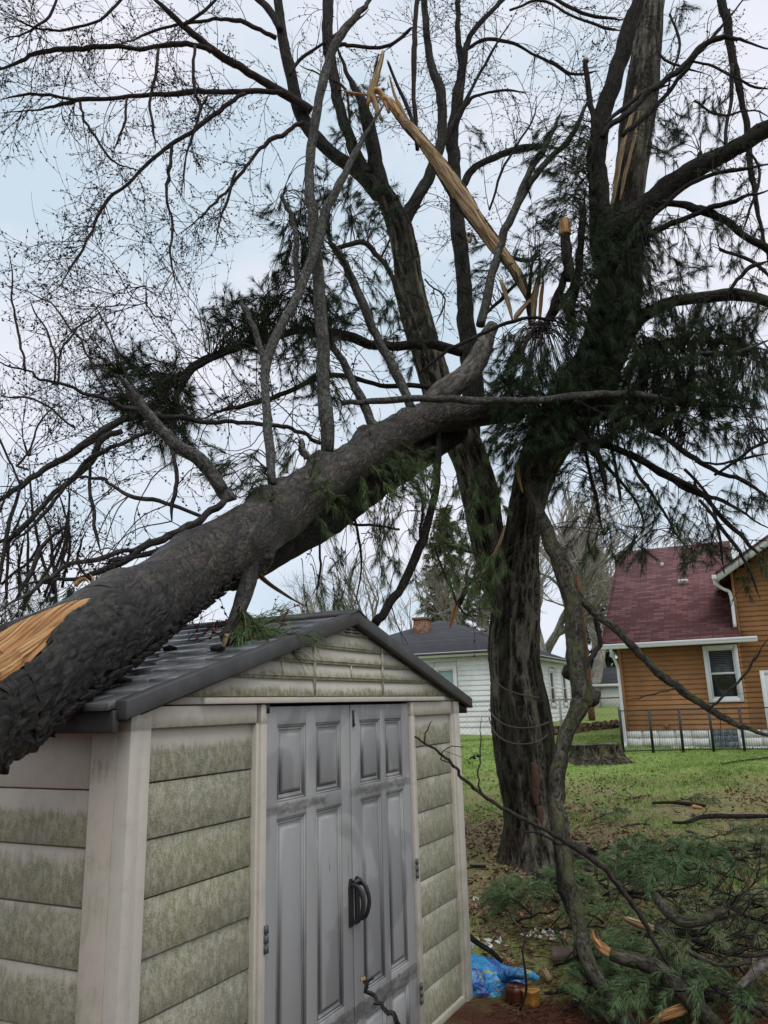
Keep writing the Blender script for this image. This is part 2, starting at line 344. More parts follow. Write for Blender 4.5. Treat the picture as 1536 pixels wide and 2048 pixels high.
# ================================================================== ground
def make_ground():
    xs = np.unique(np.concatenate([np.linspace(-300, -12, 25), np.linspace(-12, 22, 137), np.linspace(22, 300, 25)]))
    ys = np.unique(np.concatenate([np.linspace(-60, 0, 12), np.linspace(0, 34, 137), np.linspace(34, 400, 40)]))
    X, Y = np.meshgrid(xs, ys); Z = gz(X, Y)
    Z = np.where(Y > 45, gz(X, 0 * Y + 45), Z)
    Z = Z + (fbm(np.stack([X * 1.3, Y * 1.3, 0 * X], -1)) - .5) * .05 * ((Y > 6) & (Y < 60))
    n, m = X.shape; i = np.arange(n - 1)[:, None] * m; j = np.arange(m - 1)
    mb = MB(); mb.add(np.stack([X, Y, Z], -1).reshape(-1, 3), np.stack([i + j, i + j + 1, i + m + j + 1, i + m + j], -1).reshape(-1, 4))
    g = M('lawn_soil', .95, .15); v = g.src()
    n1 = g.noise(v, .8, 5, .65); n2 = g.noise(v, 9, 5, .7); n3 = g.noise(v, 60, 4, .7); xyz = g.xyz(v)
    grass = g.ramp(n2, (.3, (.11, .17, .04)), (.5, (.22, .31, .075)), (.7, (.36, .39, .14)))
    dry = g.ramp(g.noise(v, 40, 5, .75), (.38, (.06, .038, .022)), (.5, (.19, .135, .08)), (.62, (.38, .30, .19)))
    duff = g.ramp(g.noise(v, 70, 5, .8), (.35, (.02, .01, .006)), (.5, (.075, .03, .018)), (.7, (.16, .07, .04)))
    t = g.math('ADD', xyz[1], g.math('MULTIPLY', g.math('SUBTRACT', n1, .5), 9.))
    near = g.ramp(g.math('DIVIDE', t, 20.), (.30, .55), (.42, .9), (.60, .95), (.80, .0))
    near = g.math('MULTIPLY', near, g.ramp(n2, (.3, .35), (.55, 1.)))
    c = g.mix(near, grass, dry)
    patch = g.ramp(g.noise(v, .35, 3), (.55, 0.), (.68, .7)); c = g.mix(patch, c, g.mix(n3, (.19, .2, .06), (.26, .22, .11)))
    pd = g.ramp(g.math('DIVIDE', g.math('ADD', xyz[1], g.math('MULTIPLY', g.math('SUBTRACT', n1, .5), 3.)), 10.), (.50, 1.), (.58, 0.))
    c = g.mix(pd, c, duff); g.col(c); g.bump(n3, .6, .02).bump(n2, .5, .05)
    tag(mb.build('ground', g.m, None, True), kind='structure')
make_ground()

def scatter(n, Y0, Y1, pw=1.6, margin=1.2):
    Y = Y0 * (Y1 / Y0) ** (rng.random(n) ** (1 / pw)); 
    xl = -.02 * Y + .2; xr = .62 * Y + margin
    X = xl + (xr - xl) * rng.random(n); return X, Y
def make_grass():
    X, Y = scatter(52000, 6.2, 25, 1.5, 2); k = fbm(np.stack([X * .9, Y * .9, 0 * X], -1), 3)
    dryness = np.clip((17 - Y) / 6, 0, 1) * .8 + np.clip((.52 - k) * 3, -.4, .5); keep = rng.random(len(X)) > np.clip(dryness, .05, .93); X, Y = X[keep], Y[keep]
    n = len(X); Z = gz(X, Y); mb = MB(); VV = []
    for c in range(3):
        a = rng.uniform(0, 6.28, n); h = rng.uniform(.025, .06, n) * (1 + (k[keep] - .5)); o = rng.normal(size=(n, 2)) * .02
        w = .004 + .0004 * Y; lx = rng.normal(size=n) * .025; ly = rng.normal(size=n) * .025
        x = X + o[:, 0]; y = Y + o[:, 1]
        VV.append(np.stack([np.stack([x - w * np.cos(a), y - w * np.sin(a), Z - .01], -1), np.stack([x + w * np.cos(a), y + w * np.sin(a), Z - .01], -1), np.stack([x + lx, y + ly, Z + h], -1)], 1))
    V = np.concatenate(VV).reshape(-1, 3); mb.add(V, None, np.arange(len(V)).reshape(-1, 3))
    g = M('grass_blades', .6, .3); n_ = g.noise(g.src(), 3, 4); n2 = g.noise(g.src(), 45, 2)
    g.col(g.mix(g.ramp(n2, (.52, 0.), (.7, .8)), g.ramp(n_, (.35, (.13, .24, .05)), (.65, (.26, .39, .09))), (.48, .42, .18)))
    tag(mb.build('lawn_grass', g.m), kind='stuff')
make_grass()
def make_leaves():
    X, Y = scatter(36000, 5.6, 19, 1.1, 1.5); k = fbm(np.stack([X * .8 + 9, Y * .8, 0 * X], -1), 3)
    keep = (rng.random(len(X)) < np.clip((k - .4) * 4, .12, 1)) & (rng.random(len(X)) < np.clip((17 - Y) / 7, .06, 1)); X, Y = X[keep], Y[keep]; n = len(X)
    s = rng.uniform(.018, .045, n)[:, None]; P = np.stack([X, Y, gz(X, Y) + rng.uniform(.006, .03, n)], -1)
    N_ = nrm(rng.normal(size=(n, 3)) * .45 + [0, 0, 1]); a = nrm(np.cross(N_, rng.normal(size=(n, 3)))); b = np.cross(N_, a); cu = N_ * s * rng.uniform(-.4, .5, (n, 1))
    V = np.stack([P - a * s, P + b * s * .6 + cu, P + a * s * 1.1, P - b * s * .6 + cu], 1).reshape(-1, 3); o = np.arange(n)[:, None] * 4
    mb = MB(); mb.add(V, None, np.concatenate([o + [[0, 3, 2]], o + [[0, 2, 1]]]))
    g = M('dead_leaves', .8, .2); n2 = g.noise(g.src(), 25, 3, .7); g.col(g.ramp(n2, (.35, (.05, .028, .018)), (.5, (.19, .11, .06)), (.65, (.42, .31, .20))))
    tag(mb.build('fallen_leaves', g.m), kind='stuff')
make_leaves()
def make_straw():
    X, Y = scatter(30000, 6.5, 17, 1.2, 2); k = fbm(np.stack([X * 1.1 + 40, Y * 1.1, 0 * X], -1), 3); keep = rng.random(len(X)) < np.clip((k - .35) * 4, .05, 1); X, Y = X[keep], Y[keep]; n = len(X)
    P = np.stack([X, Y, gz(X, Y) + .004], -1); d = rng.normal(size=(n, 3)) * [1, 1, .35]; d[:, 2] = np.abs(d[:, 2]); d = nrm(d) * rng.uniform(.02, .06, (n, 1)); w = nrm(np.cross(d, [0, 0, 1.])) * .0035
    mb = MB(); mb.add(np.stack([P - w, P + w, P + d], 1).reshape(-1, 3), None, np.arange(3 * n).reshape(-1, 3))
    g = M('straw', .8, .15); g.col(g.ramp(g.noise(g.src(), 30, 3, .7), (.35, (.14, .09, .05)), (.5, (.38, .29, .17)), (.65, (.55, .46, .30)))); tag(mb.build('dry_grass', g.m), kind='stuff')
    r = np.random.default_rng(8); mb = MB()
    for _ in range(420):
        y = r.uniform(5.0, 12.5); x = r.uniform(.14, .62) * y; p = np.array([x, y, float(gz(x, y)) + .015]); a = r.uniform(0, 6.283); L = r.uniform(.08, .4); q = [p]; 
        for i in range(4): a += r.normal() * .3; q.append(q[-1] + np.array([math.cos(a), math.sin(a), r.normal() * .1]) * L / 4)
        mb.tube(q, np.linspace(1, .4, 5) * r.uniform(.002, .005), 4)
    g = M('dead_sticks', .8, .15); g.col(g.ramp(g.noise(g.src(), 1.5, 2, .7), (.4, (.03, .022, .016)), (.6, (.17, .15, .125)))); tag(mb.build('scattered_twigs', g.m), kind='stuff')
make_straw()
def make_duff():                        # dead needles under the pile and beside the shed
    n = 9000; Y = rng.uniform(4.2, 7.6, n); X = rng.uniform(.12, .62, n) * Y + rng.normal(size=n) * .1; P = np.stack([X, Y, gz(X, Y) + rng.uniform(.002, .03, n)], -1)
    mb = MB(); needles(mb, P, rng.normal(size=(n, 3)) * [1, 1, .18], rng.uniform(.05, .1, n), 3, .0035, (0, .3), .1, 5)
    g = M('dead_needles', .8, .2); n2 = g.noise(g.src(), 25, 3, .7); g.col(g.ramp(n2, (.35, (.035, .014, .009)), (.65, (.16, .065, .035)))); tag(mb.build('dead_pine_needles', g.m), kind='stuff')
make_duff()

# ================================================================== shed
SH = np.array([.45424 - 2.955 * math.sin(HEAD), 5.3412 - 2.955 * math.cos(HEAD), 0]); SROT = math.pi / 2 - HEAD
shed = thing('garden_shed', 'cream plastic storage shed with grey double doors, algae stained walls and dark roof', 'shed', tuple(SH), SROT)
def shed2w(x, y, z):
    return SH + np.array([x * math.sin(HEAD) - y * math.cos(HEAD), x * math.cos(HEAD) + y * math.sin(HEAD), z])
def plastic(name, base, per=.184, z0=1.695, amt=1., olive=.5, thr=.35, stain=True, low_=None, clean=None):
    m = M(name, .55, .35); v = m.src(); x = m.xyz(v)
    grain = m.noise(v, (60, 60, 9), 4, .6); blot = m.noise(v, 5, 4, .6); spk = m.noise(v, 170, 3, .7); streak = m.noise(v, (42, 42, 5), 6, .8); mot = m.noise(v, (38, 38, 22), 5, .75)
    c = m.mix(m.ramp(blot, (.35, 0.), (.7, .35)), base, tuple(k * .82 for k in base))
    c = m.mix(m.ramp(grain, (.5, 0.), (.8, .18)), c, tuple(k * .7 for k in base))
    if stain:
        low = m.ramp(m.math('MULTIPLY', x[2], .5), *[(p_ / 2, q_) for p_, q_ in low_]) if low_ else 0.
        t = m.math('FRACT', m.math('DIVIDE', m.math('SUBTRACT', z0 + 10 * per, x[2]), per))
        dd = m.math('ADD', m.math('SUBTRACT', t, thr), low); dd = m.math('ADD', dd, m.math('MULTIPLY', m.math('SUBTRACT', streak, .5), 1.1))
        dd = m.math('ADD', dd, m.math('MULTIPLY', m.math('SUBTRACT', blot, .5), 1.1)); dd = m.math('ADD', dd, m.math('MULTIPLY', m.math('SUBTRACT', m.noise(v, (1.6, 1.6, 5.4), 1), .5), 1.0))
        mask = m.math('MULTIPLY', dd, 3.6, clamp=True)
        mask = m.math('MULTIPLY', mask, m.math('MULTIPLY', m.ramp(spk, (.40, .45), (.56, 1.)), m.ramp(mot, (.36, .35), (.54, 1.)))); mask = m.math('MULTIPLY', mask, amt)
        if clean: mask = m.math('MULTIPLY', mask, m.ramp(m.math('ADD', x[2], m.math('MULTIPLY', m.math('SUBTRACT', streak, .5), .12)), (clean / 2 - .008, 1.), (clean / 2 + .005, 0.))) if 0 else m.math('MULTIPLY', mask, m.ramp(m.math('MULTIPLY', m.math('ADD', x[2], m.math('MULTIPLY', m.math('SUBTRACT', streak, .5), .12)), .5), (clean / 2 - .008, 1.), (clean / 2 + .005, 0.)))
        hue = m.ramp(m.noise(v, 2.2, 3), (.5 - .3 * olive, 0.), (.85 - .3 * olive, 1.))
        gr = m.mix(hue, (.135, .14, .08), (.15, .165, .03)); gr = m.mix(m.ramp(mot, (.5, 0.), (.7, .55)), gr, (.05, .055, .03)); gr = m.mix(m.ramp(spk, (.55, 0.), (.75, .5)), gr, (.32, .31, .25))
        c = m.mix(mask, c, gr); c = m.mix(m.ramp(m.noise(v, (13, 13, 13), 5, .75), (.5, 0.), (.7, .35)), c, tuple(k * .6 for k in base))
    if low_ is None and stain:
        hd = m.math('MULTIPLY', m.ramp(m.math('MULTIPLY', m.math('ADD', x[2], m.math('MULTIPLY', m.math('SUBTRACT', streak, .5), .07)), .5), (.845, .9), (.868, 0.)), m.ramp(m.math('MULTIPLY', x[2], .5), (.845, 0.), (.847, 1.))); c = m.mix(m.math('MULTIPLY', hd, m.ramp(spk, (.4, .3), (.6, 1.))), c, (.13, .135, .04))
    m.col(c).rough(m.ramp(blot, (.3, .45), (.7, .7))); m.bump(grain, .12, .003).bump(spk, .08, .001); return m.m
CREAM = (.52, .475, .42)
MAT['sh_board'] = plastic('algae_stained_plastic', (.53, .485, .405), amt=.88, olive=.6, thr=.36, low_=((1.505, .85), (1.515, .4)), clean=1.632)
MAT['sh_boardr'] = plastic('green_stained_plastic', (.53, .49, .41), amt=.86, olive=.95, thr=.36, low_=((1.505, .5), (1.515, .3)), clean=1.64)
MAT['sh_side'] = plastic('side_stained_plastic', (.51, .445, .365), z0=1.683 - .184 * 0, per=.1855, amt=.86, olive=.75, thr=.4, low_=((1.13, .5), (1.31, .3), (1.495, .3)), clean=1.43)
MAT['sh_gable'] = plastic('gable_plastic', (.51, .47, .39), per=.0755, z0=1.805, amt=.95, olive=1.6, thr=.5)
MAT['sh_trim'] = plastic('trim_plastic', (.58, .535, .45), per=2.4, z0=2.2, amt=.42, olive=.9, thr=.62)
MAT['sh_post'] = plastic('post_plastic', (.54, .475, .39), per=2.6, z0=2.3, amt=.6, olive=1.5, thr=.45)
def doormat():
    m = M('weathered_grey_door', .55, .3); v = m.src(); x = m.xyz(v)
    wet = m.noise(v, (2.6, 2.6, 2.0), 2, .4, 1.2); ed = m.noise(v, (26, 26, 8), 4, .6); w = m.math('ADD', wet, m.math('MULTIPLY', m.math('SUBTRACT', ed, .5), .12))
    c = m.mix(m.ramp(w, (.50, 0.), (.535, .55), (.60, .8)), (.35, .348, .335), (.25, .25, .243))
    c = m.mix(m.ramp(m.noise(v, (5, 5, 3), 3), (.6, 0.), (.72, .5)), c, (.44, .44, .43))
    scr = m.ramp(m.noise(v, (70, 70, 3.5), 3, .7), (.70, 0.), (.73, .8)); c = m.mix(scr, c, (.06, .06, .065))
    zz = m.math('ADD', x[2], m.math('MULTIPLY', m.math('SUBTRACT', m.noise(v, (30, 30, 2), 3, .6), .5), .035))
    dk = m.ramp(m.math('MULTIPLY', zz, .5), (.659, 0.), (.661, 1.), (.675, 1.), (.681, 0.)); dk2 = m.math('MULTIPLY', dk, m.ramp(m.noise(v, (1.7, 1.7, .1), 1), (.42, 0.), (.46, 1.)))
    dk3 = m.ramp(m.math('ADD', zz, 0.), (.33, 0.), (.335, 1.), (.40, 1.), (.405, 0.))
    c = m.mix(m.math('MULTIPLY', m.math('MAXIMUM', dk2, dk3), m.ramp(m.noise(v, (14, 14, 40), 4, .7), (.35, .3), (.6, .85))), c, (.10, .095, .085))
    m.col(c).bump(m.noise(v, (120, 120, 8), 4, .6), .15, .003); return m.m
MAT['door'] = doormat()
MAT['dark'] = flat('black_plastic', (.022, .022, .025), .4, .5, .2)
MAT['latch'] = flat('grey_plastic', (.11, .11, .115), .5, .4, .2)
m = M('wet_roof_plastic', .3, .5); v = m.src(); n1 = m.noise(v, 7, 4); m.col(m.ramp(n1, (.3, (.085, .088, .09)), (.7, (.19, .192, .195)))).rough(m.ramp(m.noise(v, 3, 3), (.4, .12), (.65, .36))); m.bump(m.noise(v, 90, 3), .2, .003); MAT['shroof'] = m.m
m = M('rake_trim_plastic', .45, .4); v = m.src(); m.col(m.mix(m.ramp(m.noise(v, (9, 9, 9), 4, .7), (.45, 0.), (.7, .8)), (.05, .048, .047), (.085, .083, .08))); m.bump(m.noise(v, 120, 3), .15, .002); MAT['rake'] = m.m
MAT['gap'] = flat('shadow_gap', (.012, .012, .012), .9, .1)
def sbox(name, mat, *bx, par=None, bv=.003, label=None):
    mb = MB()
    for b in bx: mb.box(*b)
    o = fixn(mb.build(name, MAT[mat], par or shed, local=True)); bevel(o, bv) if bv else None
    if label: o['label'] = label
    return o
PER = .184
def boards(name, mat, x0, x1, ztop, zbot, per, yr=.026, lip=.019, axis='x', flip=1):
    mb = MB(); z = ztop; k = 0
    while z > zbot + .01:
        z1 = max(z - per, zbot)
        wv = rng.normal() * .0012
        prof = [(yr + .03, z), (yr + wv, z), (yr - (yr - lip) * .9 + wv, z1 + .007), (yr - (yr - lip) * .1 + wv, z1 + .004), (yr + .03, z1 + .004)]
        if axis == 'x': mb.prism([(p[0], p[1]) for p in prof], 0, x0, x1)
        else: mb.prism([(p[0], p[1]) for p in prof], 1, x0, x1)
        z = z1
    o = fixn(mb.build(name, MAT[mat], shed, local=True)); bevel(o, .0015, 1); return o
H = 1.772
# front left panel, door, front right panel
sbox('wall_frame', 'sh_trim', (.085, .700, 0, .05, 1.697, H), (.035, .0872, .0, .05, .02, H - .003), (.6985, .718, .0, .05, .02, 1.697), (.085, .6985, .002, .05, 0, .04))
boards('wall_panel', 'sh_board', .087, .6985, 1.697, .04, PER)
sbox('corner_post', 'sh_trim', (-.022, .018, -.012, .05, 0, H - .002), (.018, .035, -.006, .05, 0, H - .004))
sbox('door_jamb', 'sh_trim', (.718, .760, -.010, .05, 0, H - .001))
sbox('door_jamb', 'sh_trim', (2.198, 2.235, -.010, .05, 0, H - .001))
sbox('wall_frame', 'sh_trim', (2.235, 2.849, 0, .05, 1.692, H), (2.235, 2.269, .001, .05, .02, 1.692), (2.269, 2.848, .002, .05, 0, .04))
boards('wall_panel', 'sh_boardr', 2.269, 2.848, 1.692, .04, PER)
sbox('corner_post', 'sh_trim', (2.848, 2.868, .002, .05, 0, 1.69), (2.868, 2.955, -.012, .06, 0, H - .002))
sbox('door_threshold', 'sh_trim', (.76, 2.198, -.004, .05, 0, .03))
sbox('lintel_trim', 'sh_trim', (.335, 2.68, -.026, .02, 1.776, 1.800))
# side wall seen on the left
def sidebox(y0, y1, d0, z0, z1): return (-.022 + d0, .05, y0, y1, z0, z1)
sbox('side_post', 'sh_post', (-.022, .04, .050, .165, 0, H - .004))
sbox('side_frame', 'sh_post', (-.016, .04, .165, 2.55, 1.683, H - .004), (-.014, .04, 1.28, 1.42, .0, 1.683), (-.014, .04, 2.45, 2.55, 0, 1.683), (-.012, .04, .165, 2.55, 0, .03))
boards('side_panel', 'sh_side', .165, 1.28, 1.683, .03, .1855, .008, .001, 'y')
boards('side_panel', 'sh_side', 1.42, 2.45, 1.683, .03, .1855, .008, .001, 'y')
sbox('rear_wall', 'sh_post', (.05, 2.90, 2.50, 2.55, 0, H - .006))
sbox('right_wall', 'sh_post', (2.90, 2.95, .06, 2.55, 0, H - .006))
sbox('floor', 'sh_post', (.05, 2.9, .05, 2.5, .0, .06))
# gable
AP, ZE, ZR = 1.505, 1.775, 2.205
def roofz(x): return ZE + (ZR - ZE) * (1 - abs(x - AP) / 1.545) - .03
def gable(yf, yb, name):
    mb = MB(); zs = [1.776, 1.805, 1.8805, 1.956, 2.0315, 2.107, 2.185]
    for a, b in zip(zs[:-1], zs[1:]):
        def half(z): return max(.02, 1.545 * (1 - (z + .03 - ZE) / (ZR - ZE)))
        ha, hb = min(1.52, half(a)), min(1.52, half(b))
        f0, f1 = (yf - .010, yf)
        V = [(AP - ha, f0, a + .001), (AP + ha, f0, a + .001), (AP - ha, yb, a + .001), (AP + ha, yb, a + .001), (AP - hb, f1, b), (AP + hb, f1, b), (AP - hb, yb, b), (AP + hb, yb, b)]
        mb.hexa(V)
    return fixn(mb.build(name, MAT['sh_gable'], shed, local=True))
gp = gable(0., .04, 'gable_panel'); gable(2.51, 2.55, 'rear_gable')
mb = MB()
for z, xa, xb in ((1.893, .50, 2.52), (1.969, .80, 2.22), (2.044, 1.06, 2.02), (2.112, 1.30, 1.71)):
    mb.box(xa, xb, -.0125, .0, z, z + .0045)
for x in (1.138, 1.843): mb.box(x - .006, x + .006, -.014, 0, 1.802, roofz(x) - .02)
mb.box(.87, .875, -.012, 0, 1.893, 1.956); mb.box(1.49, 1.495, -.012, 0, 1.893, 1.956)
o = fixn(mb.build('gable_moulding', MAT['sh_gable'], shed, local=True))
for cx, cz, sgn in ((1.505, 2.14, 0), (1.10, 2.045, -1), (1.885, 2.045, 1)):
    mb = MB()
    for k in range(3):
        w_ = .075 - .022 * k
        if sgn: mb.box(*sorted((cx, cx + sgn * w_ )), -.013, .0, cz + .016 * k, cz + .016 * k + .007)
        else: mb.box(cx - w_, cx - .008, -.013, .0, cz + .016 * k - .02, cz + .016 * k - .013); mb.box(cx + .008, cx + w_, -.013, .0, cz + .016 * k - .02, cz + .016 * k - .013)
    fixn(mb.build('gable_vent', MAT['dark'], shed, local=True))
# doors
def door(x0, x1, cols, hs):
    mb = MB(); z0, z1 = .045, 1.762; rows = [(.075, .335), (.43, 1.300), (1.366, 1.684)]
    yF, yB = .006, .020
    mb.box(x0, x1, yB, .045, z0, z1)
    xs = [x0, cols[0][0], cols[0][1], cols[1][0], cols[1][1], x1]
    for a, b in ((0, 1), (2, 3), (4, 5)): mb.box(xs[a], xs[b], yF, yB, z0, z1)
    for a, b in cols:
        zz = [z0] + [q for r_ in rows for q in r_] + [z1]
        for k in range(0, len(zz), 2): mb.box(a, b, yF + .0004, yB, zz[k], zz[k + 1])
    d = fixn(mb.build('door', MAT['door'], shed, local=True)); bevel(d, .0025)
    for a, b in cols:
        for c, e in rows:
            mb = MB()
            for ins, yy in ((0., .0125), (.013, .0165)):      # stepped moulding on the far edge and head
                mb.box(a + ins, a + ins + .010, yy, yB, c + ins, e - ins); mb.box(b - ins - .010, b - ins, yy, yB, c + ins, e - ins)
                mb.box(a + ins + .010, b - ins - .010, yy, yB, e - ins - .010, e - ins); mb.box(a + ins + .010, b - ins - .010, yy, yB, c + ins, c + ins + .010)
            i, j = .030, .052
            V = [(a + i, yB, c + i), (b - i, yB, c + i), (a + i, yB, e - i), (b - i, yB, e - i), (a + j, .008, c + j), (b - j, .008, c + j), (a + j, .008, e - j), (b - j, .008, e - j)]
            mb.hexa(V)
            fixn(mb.build('raised_panel', MAT['door'], d, local=True))
    return d
dl = door(.768, 1.494, [(.858, 1.089), (1.172, 1.406)], 1)
dr = door(1.503, 2.192, [(1.598, 1.828), (1.885, 2.096)], -1)
sbox('door_gap', 'gap', (.762, 2.196, .046, .052, .04, 1.772), bv=0)
def handle(par, x, sg, lab):
    h = MB(); pl = [(x - .019, .745), (x + .019, .745), (x + .019, .92), (x + .008, .955), (x - .008, .955), (x - .019, .92)]
    h.prism([(p[0], p[1]) for p in pl], 1, -.004, .006)
    P = crom(np.array([(x, -.004, .93), (x, -.045, .915), (x + sg * .004, -.062, .85), (x, -.045, .785), (x, -.002, .765)]), 6)
    h.tube(P, np.array([.011] * len(P)) * np.linspace(1, .9, len(P)), 8, ref=(1, 0, 0)); o = fixn(h.build('handle', MAT['dark'], par, True, local=True)); o.data.polygons.foreach_set('use_smooth', [False] * len(o.data.polygons)); bevel(o, .002); o['label'] = lab
handle(dl, 1.472, 1, 'black pull handle on the left door'); handle(dr, 1.533, 1, 'black pull handle on the right door')
mb = MB(); mb.tube(crom(np.array([(1.478, -.012, .935), (1.50, -.03, .945), (1.53, -.014, .94)]), 5), .012, 8); fixn(mb.build('door_latch', MAT['dark'], dl, local=True))
mb = MB(); mb.tube([(1.527, .003, 1.655), (1.527, .003, 1.735)], .007, 8); mb.box(1.520, 1.534, -.006, .006, 1.66, 1.67); fixn(mb.build('slide_bolt', MAT['dark'], dr, True, local=True))
for x, par in ((.758, dl), (2.198, dr)):
    for z in (.87, .25):
        mb = MB()
        for k, c in enumerate((-.05, -.015, .02)): mb.box(x - .010, x + .010, -.020, -.009, z + c, z + c + .03)
        fixn(mb.build('hinge', MAT['latch'], par, local=True))
sbox('corner_bracket', 'dark', (.752, .768, -.016, .0, 1.735, 1.775), bv=0)
# roof
def roof():
    mb = MB(); nC = 10; ov = .085; y0, y1 = .002, 2.62
    for sg in (-1, 1):
        run = 1.505 + ov if sg < 0 else 1.45 + .085 + .07
        for k in range(nC):
            s0 = run * k / nC; s1 = run * (k + 1) / nC + .03
            ofs = .13 if k % 2 else 0; ys = np.arange(y0 - ofs, y1, .27)
            def zz(s): return ZR + .012 - (ZR - ZE) * s / 1.545
            for ya in ys:
                a = max(ya, y0); b = min(ya + .259, y1); j = rng.uniform(0, .004)
                if b - a < .03: continue
                xa, xb = AP + sg * s0, AP + sg * s1; t0, t1 = .004, .016 + j
                V = [(xa, a, zz(s0) - .012), (xb, a, zz(s1) - .012 + .006), (xa, b, zz(s0) - .012), (xb, b, zz(s1) - .012 + .006), (xa, a, zz(s0) + t0), (xb, a, zz(s1) + t1), (xa, b, zz(s0) + t0), (xb, b, zz(s1) + t1)]
                mb.hexa(V)
    o = fixn(mb.build('roof_shingles', MAT['shroof'], shed, local=True)); bevel(o, .0015, 1)
    for sg, ex in ((-1, 1.59), (1, 1.61)):
        for yy in (-.050, 2.60):
            mb = MB()
            xa, xb = AP, AP + sg * ex; za = ZR + .030; zb = ZR + .030 - (ZR - ZE) * ex / 1.545
            V = [(xa, yy, za - .070), (xb, yy, zb - .064), (xa, yy + .04, za - .070), (xb, yy + .04, zb - .064), (xa, yy, za), (xb, yy, zb), (xa, yy + .065, za - .001), (xb, yy + .065, zb - .001)]
            mb.hexa(V); o = fixn(mb.build('rake_board', MAT['rake'], shed, local=True)); bevel(o, .005)
    for x in (-.085, 3.108):
        mb = MB(); mb.box(x - .012, x + .012, -.006, 2.6, 1.69, 1.762); o = fixn(mb.build('eave_board', MAT['rake'], shed, local=True)); bevel(o, .004)
    mb = MB(); P = [(AP, y, ZR + .022) for y in np.linspace(-.04, 2.63, 12)]
    mb.prism([(AP - .09, ZR + .0), (AP, ZR + .042), (AP + .09, ZR + .0), (AP, ZR + .03)], 1, -.055, 2.64)
    fixn(mb.build('ridge_cap', MAT['rake'], shed, local=True))
    mb = MB(); mb.hexa([(-.08, -.01, 1.715), (AP, -.01, 2.16), (-.08, 2.6, 1.715), (AP, 2.6, 2.16), (-.08, -.01, 1.72), (AP, -.01, 2.17), (-.08, 2.6, 1.72), (AP, 2.6, 2.17)])
    mb.hexa([(AP + .001, -.01, 2.16), (3.10, -.01, 1.705), (AP + .001, 2.6, 2.16), (3.10, 2.6, 1.705), (AP + .001, -.01, 2.17), (3.10, -.01, 1.71), (AP + .001, 2.6, 2.17), (3.10, 2.6, 1.71)])
    fixn(mb.build('soffit', MAT['rake'], shed, local=True))
roof()
# ================================================================== orange-sided house
def shingle(name, a, b, c_):
    m = M(name, .85, .2); v = m.src()
    br = m.N.new('ShaderNodeTexBrick'); br.inputs['Scale'].default_value = 1; br.inputs['Mortar Size'].default_value = .012; br.inputs['Mortar Smooth'].default_value = .4; br.inputs['Brick Width'].default_value = .30; br.inputs['Row Height'].default_value = .105
    br.inputs['Bias'].default_value = -.25; br.inputs['Color1'].default_value = (*a, 1); br.inputs['Color2'].default_value = (*b, 1); br.inputs['Mortar'].default_value = (*c_, 1)
    x = m.xyz(v); cb = m.N.new('ShaderNodeCombineXYZ'); m.L.new(x[0], cb.inputs[0]); m.put(m.math('MULTIPLY', x[2], 1.6), cb.inputs[1]); m.L.new(cb.outputs[0], br.inputs[0])
    n = m.noise(v, (3, 3, 3), 3); n2 = m.noise(v, 60, 3)
    c = m.mix(m.ramp(n, (.35, 0.), (.65, .35)), br.outputs[0], c_); c = m.mix(m.ramp(n2, (.4, 0.), (.7, .35)), c, b); m.col(c); m.bump(br.outputs[1], -.4, .02).bump(n2, .3, .01); return m.m
MAT['redroof'] = shingle('dark_red_shingles', (.095, .036, .036), (.29, .14, .135), (.055, .028, .028))
MAT['greyroof'] = shingle('dark_grey_shingles', (.06, .062, .068), (.095, .098, .105), (.035, .035, .038))
MAT['orange'] = flat('orange_siding', (.34, .165, .065), .6, .3, .3, 1.6)
MAT['white'] = flat('white_trim', (.72, .72, .72), .5, .4, .08)
MAT['wsiding'] = flat('white_siding', (.80, .79, .77), .55, .35, .10, 4)
MAT['glass'] = flat('window_glass', (.025, .028, .03), .12, .6, .3, 4, 0)
MAT['curtain'] = flat('pale_green_curtain', (.30, .42, .38), .8, .2, .15)
MAT['block'] = flat('painted_block', (.84, .83, .80), .8, .2, .15, 9, .9)
MAT['blind'] = flat('window_blind', (.10, .11, .12), .6, .3, .1)
MAT['brick'] = None
m = M('chimney_brick', .9, .2); v = m.src(); br = m.N.new('ShaderNodeTexBrick'); br.inputs['Scale'].default_value = 1; br.inputs['Brick Width'].default_value = .22; br.inputs['Row Height'].default_value = .075; br.inputs['Mortar Size'].default_value = .01
br.inputs['Color1'].default_value = (.25, .075, .035, 1); br.inputs['Color2'].default_value = (.33, .14, .07, 1); br.inputs['Mortar'].default_value = (.3, .26, .22, 1)
x = m.xyz(v); cb = m.N.new('ShaderNodeCombineXYZ'); m.put(m.math('ADD', x[0], x[1]), cb.inputs[0]); m.L.new(x[2], cb.inputs[1]); m.L.new(cb.outputs[0], br.inputs[0])
m.col(m.mix(m.ramp(m.noise(v, 5, 4), (.45, 0.), (.65, .7)), br.outputs[0], (.08, .05, .04))); m.bump(br.outputs[1], -.5, .01); MAT['brick'] = m.m

